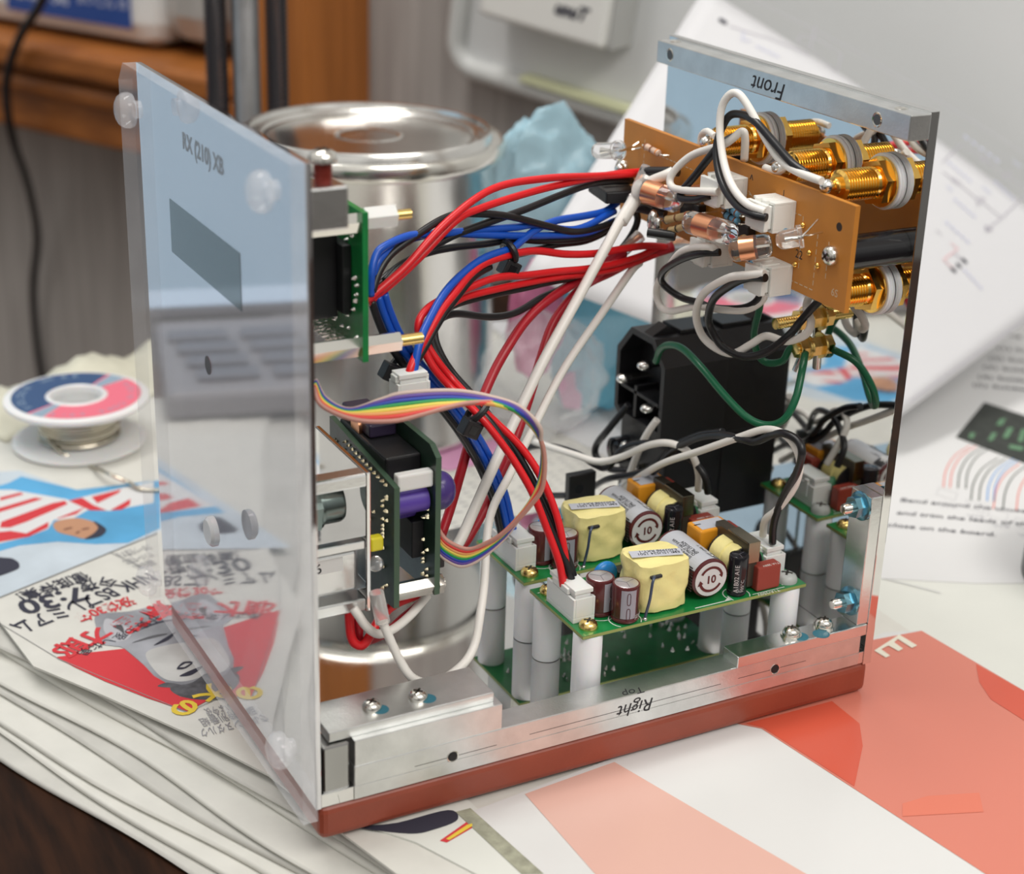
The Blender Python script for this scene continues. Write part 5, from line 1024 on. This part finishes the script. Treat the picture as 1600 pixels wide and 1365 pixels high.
wire('black wire of the main harness to the front power board, front one', [(120.55,87,101.32),(108.23,83,102.31),(97.57,79,102.95),(87.17,75,103.82),(77.04,71,104.51),(68.39,67,104.89),(61.51,63,103.98),(58.44,61,101.27),(57.94,59,96.75),(59.79,57,92.46),(63.25,55,86.96),(65.5,45,81.63),(68.93,41,76.49),(73.09,37,67.76),(77.97,33,57.25),(82.51,30,45.84),(85.8,27,36.51),(87.16,26,31.01)], wblk, 1.15)
wire('black wire of the main harness to the front power board, rear one', [(118.5,88,99.65),(113.4,86,98.4),(105.37,83,97.64),(97.08,80,95.78),(90.15,77,95.8),(82.04,74,97.38),(70.44,69,101.37),(64.36,66,101.93),(60.57,63,101.11),(59.66,61,97.74),(60.74,59,93.35),(63.81,57,87.9),(67.41,50,82.38),(71.51,44,75.32),(76.1,40,67.4),(81.07,36,56.4),(84.42,32,46.57),(87.31,29,37.28),(88.82,27,30.18)], wblk, 1.1)
lb0 = [(39.99,60,111.64),(41.85,60,105.97),(44.88,60,99.15),(49.9,60,91.55),(54.43,60,85.6),(61.47,60,76.83),(67.68,60,67.98),(74.2,61,56.87),(79.13,61,45.33),(81.51,61,36.53),(82.74,61,31.64)]
wire('black wire of the left harness to the rear power board, left one', lb0, wblk)
wire('blue wire of the left harness to the rear power board, left one', U(lb0, (2.2, .4, .8)), wblu)
wire('blue wire of the left harness to the rear power board, right one', U(lb0, (4.2, .8, 1.3)), wblu)
wire('black wire of the left harness crossing behind the blue ones', U(lb0, (1.6, 2.4, 1.4)), wblk)
wire('thick crimson wire from the clear sleeve down behind the control boards, left one', [(139.31,92,105.38),(129.62,89,102.16),(118.03,86,99.67),(106.18,82,96.43),(97.96,79,92.38),(90.44,75,87.06),(83.8,72,80.03),(77.37,68,71.41),(70.9,64,57.88),(65.52,61,45.83),(61.09,58,38.76)], wdred, 1.45)
wire('thick crimson wire down behind the control boards, right one', [(153.83,95,103.6),(145.95,93,102.92),(134.39,91,100.01),(123.56,88,98.03),(115.29,85,93.79),(108.73,82,88.41),(103.12,78,80.26),(97.22,74,69.39),(89.36,69,56.84),(81.18,65,45.36),(71.48,60,35.81),(66.99,58,32.81)], wdred, 1.45)
wire('thick white wire crossing in front of the harness down to the left', [(143.74,88,130.03),(140.65,87,125.77),(133.48,84,120.23),(126.5,81,112.77),(114.32,76,99.22),(99.13,69,83.42),(88.58,64,70.69),(77.84,58,58.23),(70.05,54,48.13),(62.69,48,42.24),(57.77,46,37.27)], wwht, 1.6)
b = MB('heat_shrink', shrink_w); b.tube([(141.25,87,127.11),(137.18,85.5,122.88),(132.18,83.5,118.1)], 2.1, 14, 6); tag(b.build(sharp=180), 'white heat-shrink sleeve at the top of the thick white wire', 'sleeve')
wire('white wire running down, then looping over the chassis floor', [(145.43,92,101.59),(140.8,90,99.55),(127.39,84,89.47),(109.92,76,76.26),(94.43,66,63.11),(81.72,56,54.69),(72.32,48,49.23),(67.55,42,43.92),(62.91,34,34.9),(58.82,28,28.86),(55.01,24,21.11),(49.48,21,17.38),(41.29,20,14.94),(34.77,20,17.76),(31.23,21,23.62),(28.68,22,30.34),(26.89,23,35.65)], wwht, 1.25)
wire('white wire under the control bracket, short loop', [(47.26,38,31.59),(39.98,34,28.77),(32.82,30,28.06),(27.79,28,29.06),(24.01,27,32.77),(21.82,27,36.55),(20.79,28,38.4)], wwht, 1.25)
wire('red wire under the control bracket, outer loop', [(45.65,40,31.38),(36.06,36,32.05),(29.98,33,29.58),(24.9,30,25.78),(22.29,30,26.2),(21.25,31,29.07),(21.17,32,36.36)], wred, 1.3)
wire('red wire under the control bracket, inner loop', [(47.61,42,27.57),(39.89,38,26.22),(32.76,35,24.36),(25.25,33,24.75),(24.33,33,29.3),(24.04,34,34.74)], wdred, 1.3)
b = MB('clear_sleeve', shrink_c); b.cyl((25.68,24,44.01), (27.08,23,35.22), 2.0); tag(b.build(), 'clear sleeve on the white wire end below the control bracket', 'sleeve')
# clear heat shrink splices with bare copper
for n_, (a_, b__, lab) in enumerate((((144.83,90,132.27), (139.86,88,126.4), 'clear sleeve over bare copper above the thick white wire'), ((145.47,93,110.02), (137.71,92,104.94), 'clear sleeve over bare copper joining the crimson wire'), ((157.78,94,106.38), (166.68,92,105.96), 'clear sleeve over bare copper end below the glass tubes'))):
    t = thing('splice', lab, 'splice', a_); c = MB('clear_sleeve', shrink_c); c.cyl(a_, b__, 2.1, 1.7); c.build(parent=t)
    c = MB('bare_copper', mat('bright_copper', (.95, .50, .28), .25, 1)); c.tube([a_, (V(a_)+V(b__))/2+V((0, 0, .4)), b__], .75, 8); c.build(parent=t)
wire('crimson heat-shrink piece leading into the clear splice', [(138.59,92,105.66),(130.23,90,101.8),(123.73,88,99.03)], mat('crimson_shrink', (.60, .03, .06), .4), 2.0, name='heat_shrink', cat='sleeve')
wire('crimson wire piece entering the brown board from the left', [(145.98,93,102.5),(150.65,93,103.65),(157.73,93,104.97)], wdred, 1.7)
wire('white stub wire from the clear splice to the brown board', [(141,87.62,126.39),(143,84.58,129.5),(145,80.12,132.13),(147,79.11,133.36)], wwht, 1.6)
# cable ties
def tie(c, ax, r, lab, hd=(0, 0, -1)):
    t = thing('cable_tie', lab, 'cable tie', c); ax = V(ax).normalized(); u = ax.orthogonal().normalized(); v = ax.cross(u)
    b = MB('band', black); b.tube([V(c)+(u*math.cos(k/16*2*PI)+v*math.sin(k/16*2*PI))*r for k in range(16)], 1.0, 8, 3, closed=True); b.build(parent=t)
    h = MB('head', black); q = V(c)+V(hd)*(r+2.0); T = Matrix.Translation(q) @ Matrix.Rotation(.5, 4, 'Y'); h.box((-2.6, -2.2, -2.4), (2.6, 2.2, 2.4), .4, T); ho = h.build(parent=t)
    g = MB('tail_slot', gblack); g.box((-1.2, -2.3, -1.2), (1.2, -2.15, 1.2), 0, T); g.build(parent=ho)
tie((90.25,76,115.5), (.8, .1, .3), 2.9, 'black cable tie around the blue and red wires near the tin can'); tie((49.51,60,92.74), (.5, 0, -.8), 3.6, 'black cable tie on the left harness behind the white plug', (-.8, -.3, -.3)); tie((65.43,46,80.9), (.6, -.2, -.7), 3.6, 'black cable tie on the main harness beside the ribbon cable', (-.5, -.3, -.7))
wp = thing('white_plug', 'small white plug with blue and red wires above the ribbon cable', 'connector', (45.96,48,90.12)); q = V((45.96,48,89.93)); jst(wp, q-V((0, 0, 5)), 9.5, 6, (0, 0, 1))

# rainbow ribbon
up_ = [(13.32,34,102.17),(15.55,32,97.37),(21.13,30,94.26),(28.63,27,97.13),(33.92,25,98.93),(46.74,21,98.91),(56.08,18,96.62),(62.76,15,93.66),(66.77,12,88.44),(68.78,11,81.67),(68.04,12,71.76),(64.99,14,65.04),(60.1,18,57.15),(55.94,22,52.8),(52.5,25,51.01),(48.29,29,52.94),(46.33,31,56.84)]
lo_ = [(11.37,30,101.46),(11.82,27,98.02),(16.21,24,95.33),(21.38,22,93.52),(29.22,20,92.99),(35.46,19,94.08),(42.28,18,95.62),(49.17,17,96.47),(58.77,17,94.27),(66.93,17,86.55),(70.29,17,79.08),(69.51,17,69.82),(66.27,19,61.54),(60.26,21,52.37),(52.11,24,45.97),(47.91,28,46.75),(46.05,31,49.62)]
rib = thing('ribbon_cable', 'rainbow ribbon cable looping from the left panel to the control board', 'ribbon cable', up_[8])
cols = [('pink_grey', (.62, .48, .42)), ('violet', (.12, .06, .32)), ('blue', (.02, .06, .40)), ('green', (.02, .32, .08)), ('yellow', (.80, .66, .10)), ('orange', (.80, .36, .12)), ('red', (.72, .05, .04)), ('brown_pink', (.52, .25, .20))]
for k, (nm, c) in enumerate(cols):
    f = (k+.5)/8; n_ = len(up_); pts = []
    for i, (A, B) in enumerate(zip(up_, lo_)):
        fl = 0 if i < 8 else min(1, (i-8)/2.0); g = f*(1-fl)+(1-f)*fl
        pts.append(V(A)*(1-g)+V(B)*g)
    b = MB(nm+'_strand', mat('ribbon_'+nm, c, .45)); b.tube(pts, .62, 8, 6); b.build(parent=rib, sharp=180)

# wires at the brown board and sockets
wire('white wire in a tall loop above the brown board', [(141,23.95,135.23),(139,29.66,136.17),(140,38.17,138.55),(142,46.09,143.11),(144,52.2,150.23),(145,53.96,157.09),(146,52.19,161.33),(147,49.05,162.21),(148,44.42,158.73),(149,37.2,151.71),(150,31.33,147.17),(150,22.65,145.74),(151,13.7,145.24)], wwht, 1.15)
wire('black wire in a lower loop beside the tall white loop', [(141,23.15,133.82),(139,27.22,133.9),(139,33.69,134.46),(141,43.82,137.13),(143,50.91,141.95),(145,54.63,147.81),(147,53.64,154.46),(148,49.68,156.44),(148,41.89,156.01),(149,33.93,151.86),(150,26.12,147.61),(151,19.97,145.73)], wblk, 1.15)
wire('black wire rising from the first white plug behind the glass tubes', [(141,50.39,133.52),(140,56.76,130.77),(140,64.44,130.06),(142,59.63,137.46),(145,55.55,145.02),(148,56.02,147.1),(151,54.22,149.09)], wblk, 1.15)
wire('white wire bending from the first white plug to the left socket', [(141,46.76,135.32),(140,52.26,134.29),(140,60.67,132.48),(140,68.78,131.71),(141,70.72,135.01),(144,65.51,141.45),(147,53.91,147.06),(150,50.52,151.04),(151,49.83,149.45),(153,51.99,142.36)], wwht, 1.15)
wire('short white hook wire at the left gold socket', [(153,67.46,146),(154,73.02,146.3),(155,77.28,144),(155,77.46,140.08)], wwht, 1.0)
wire('white wire between the sockets behind the brown board edge', [(153,41.99,142.37),(153,35.94,142.64),(153,31.36,145.84)], wwht, 1.1)
wire('white wire looping low left of the brown board', [(141,45.19,118.86),(138,46.41,119.8),(138,57.85,115.38),(140,67.62,107.56),(142,76.2,99.04),(143,76.4,93.52),(144,71.95,91.86),(146,60.4,96.53),(148,49.42,98.61),(150,41.19,100.86),(153,37.93,104.19),(154,37.17,108.73)], wwht, 1.1)
wire('black wire looping low left beside the white loop', [(141,43.53,118.55),(138,48.68,117.1),(138,58.85,112.39),(139,69.05,105.88),(141,71.61,101.09),(144,66.28,98.05),(146,59.91,98.09),(148,53.67,97.92),(150,42.5,101.05),(152,38.48,104.54),(153,38.56,108.45)], wblk, 1.1)
wire('white wire sweeping from the lower white plug round to the earth posts', [(141,21.75,118.26),(139,27.76,116.42),(139,36.34,113.04),(141,49.86,104.46),(144,57.26,95.53),(147,58.09,88.42),(149,53.47,85.37),(151,46.98,85.39),(154,42.61,89.22),(157,39.54,92.38),(160,33.85,92.21),(163,29.11,95.29),(165,29.57,98.79),(166,33.59,102.31),(165,30.7,107.75)], wwht, 1.2)
wire('black wire sweeping from the lower white plug beside the white one', [(141,21.3,117.29),(140,27.53,115.63),(140,34.48,111.95),(142,45.97,103.93),(145,52.29,95.53),(147,52.24,90.68),(149,49.29,86.93),(152,42.84,85.61),(156,37.54,88.2),(160,32.93,94.29),(163,32.03,98.29),(165,29.39,103.32),(166,25.44,107.84)], wblk, 1.2)
wire('green earth wire arching over the mains inlet down to the posts', [(148,83.17,71.1),(147,79.59,76.49),(146,72.94,80.28),(146,65.49,81.24),(146,55.35,78.84),(148,45.64,73.29),(151,37.68,68.53),(154,31.71,67.59),(157,27.4,70.53),(160,26.8,76.71),(164,30.13,83.55),(169,35.71,86.58)], wgrn, 1.15)
wire('green earth wire dropping behind the lower white plug', [(154,40.57,106.19),(156,42.53,100.47),(159,48.19,90.36),(161,48.43,83.92),(163,46.21,81.1),(165,41.14,82.92),(167,40.6,86.66),(170,39.85,88.51)], wgrn, 1.1)
wire('black mains wire twisted from the front board plug to the inlet', [(151,19.53,35.08),(150,18.61,40.28),(149,16.33,46.83),(148,11.93,55.37),(147,6.71,63.64),(146,4.1,70.71),(146,6.62,73.61),(145,11.61,74.02),(145,17.29,71.29),(144,23.1,67.26),(143,27.93,66.38),(143,37.42,64),(142,48.87,59),(142,61.96,49.73),(142,68.43,41.96),(143,76.05,34.96)], wblk, 1.15)
wire('white mains wire twisted from the front board plug across to the left', [(151,24.42,35.44),(149,21.34,42.2),(149,16.18,47.92),(149,9.91,57.22),(148,6.83,65.38),(147,8.08,70.55),(146,12.84,73.19),(145,20.47,71.86),(143,30.44,65.83),(141,46.26,55.78),(139,60.61,46.9),(139,72.68,37.93),(140,81.32,31.11),(141,90.22,23.83)], wwht, 1.15)
wire('white mains wire arching from the rear board plug to the left', [(149,56.27,37.51),(147,54.18,44.59),(144,54.38,51.04),(141,60.77,52.72),(138,68.63,49.78),(134,78.59,42.44),(131,87.08,38.06),(128,96.27,37.23),(126,107.55,35.7),(124,117.1,34.68)], wwht, 1.15)
wire('black mains wire arching from the rear board plug to the left', [(149,51.07,38.57),(147,51.05,44.99),(145,56.33,48.82),(142,63.8,49.88),(139,73.84,48.26),(136,81.24,43.72),(134,85.87,35.99),(132,90.56,35.38),(130,99.67,36.24),(127,111.45,34.72),(124,121.34,30.72),(122,123.15,24.46),(122,116.87,19.87),(123,107.45,19.56),(124,92.42,25.16)], wblk, 1.1)
wire('black wire from the inlet blade curling down to the left', [(147,96.17,51.98),(144,102.37,41.78),(143,108.26,33.7),(143,107.85,29.41),(144,100.96,27.75),(147,93.76,29.4)], wblk, 1.2)
wire('white wire from the inlet blade down to the lower terminal', [(148,80.24,52.5),(146,82.25,47.42),(145,85.29,40.16),(146,91,30.22),(147,96.02,23.83)], wwht, 1.2)
wire('black wire curling in front of the lower inlet terminals', [(138,101.56,21.57),(138,91.85,28.78),(140,81.63,33.92),(142,75.52,37.58),(143,70.16,43.3),(144,65.68,48.81),(146,54.62,56.99),(148,44.41,61.77)], wblk, 1.1)
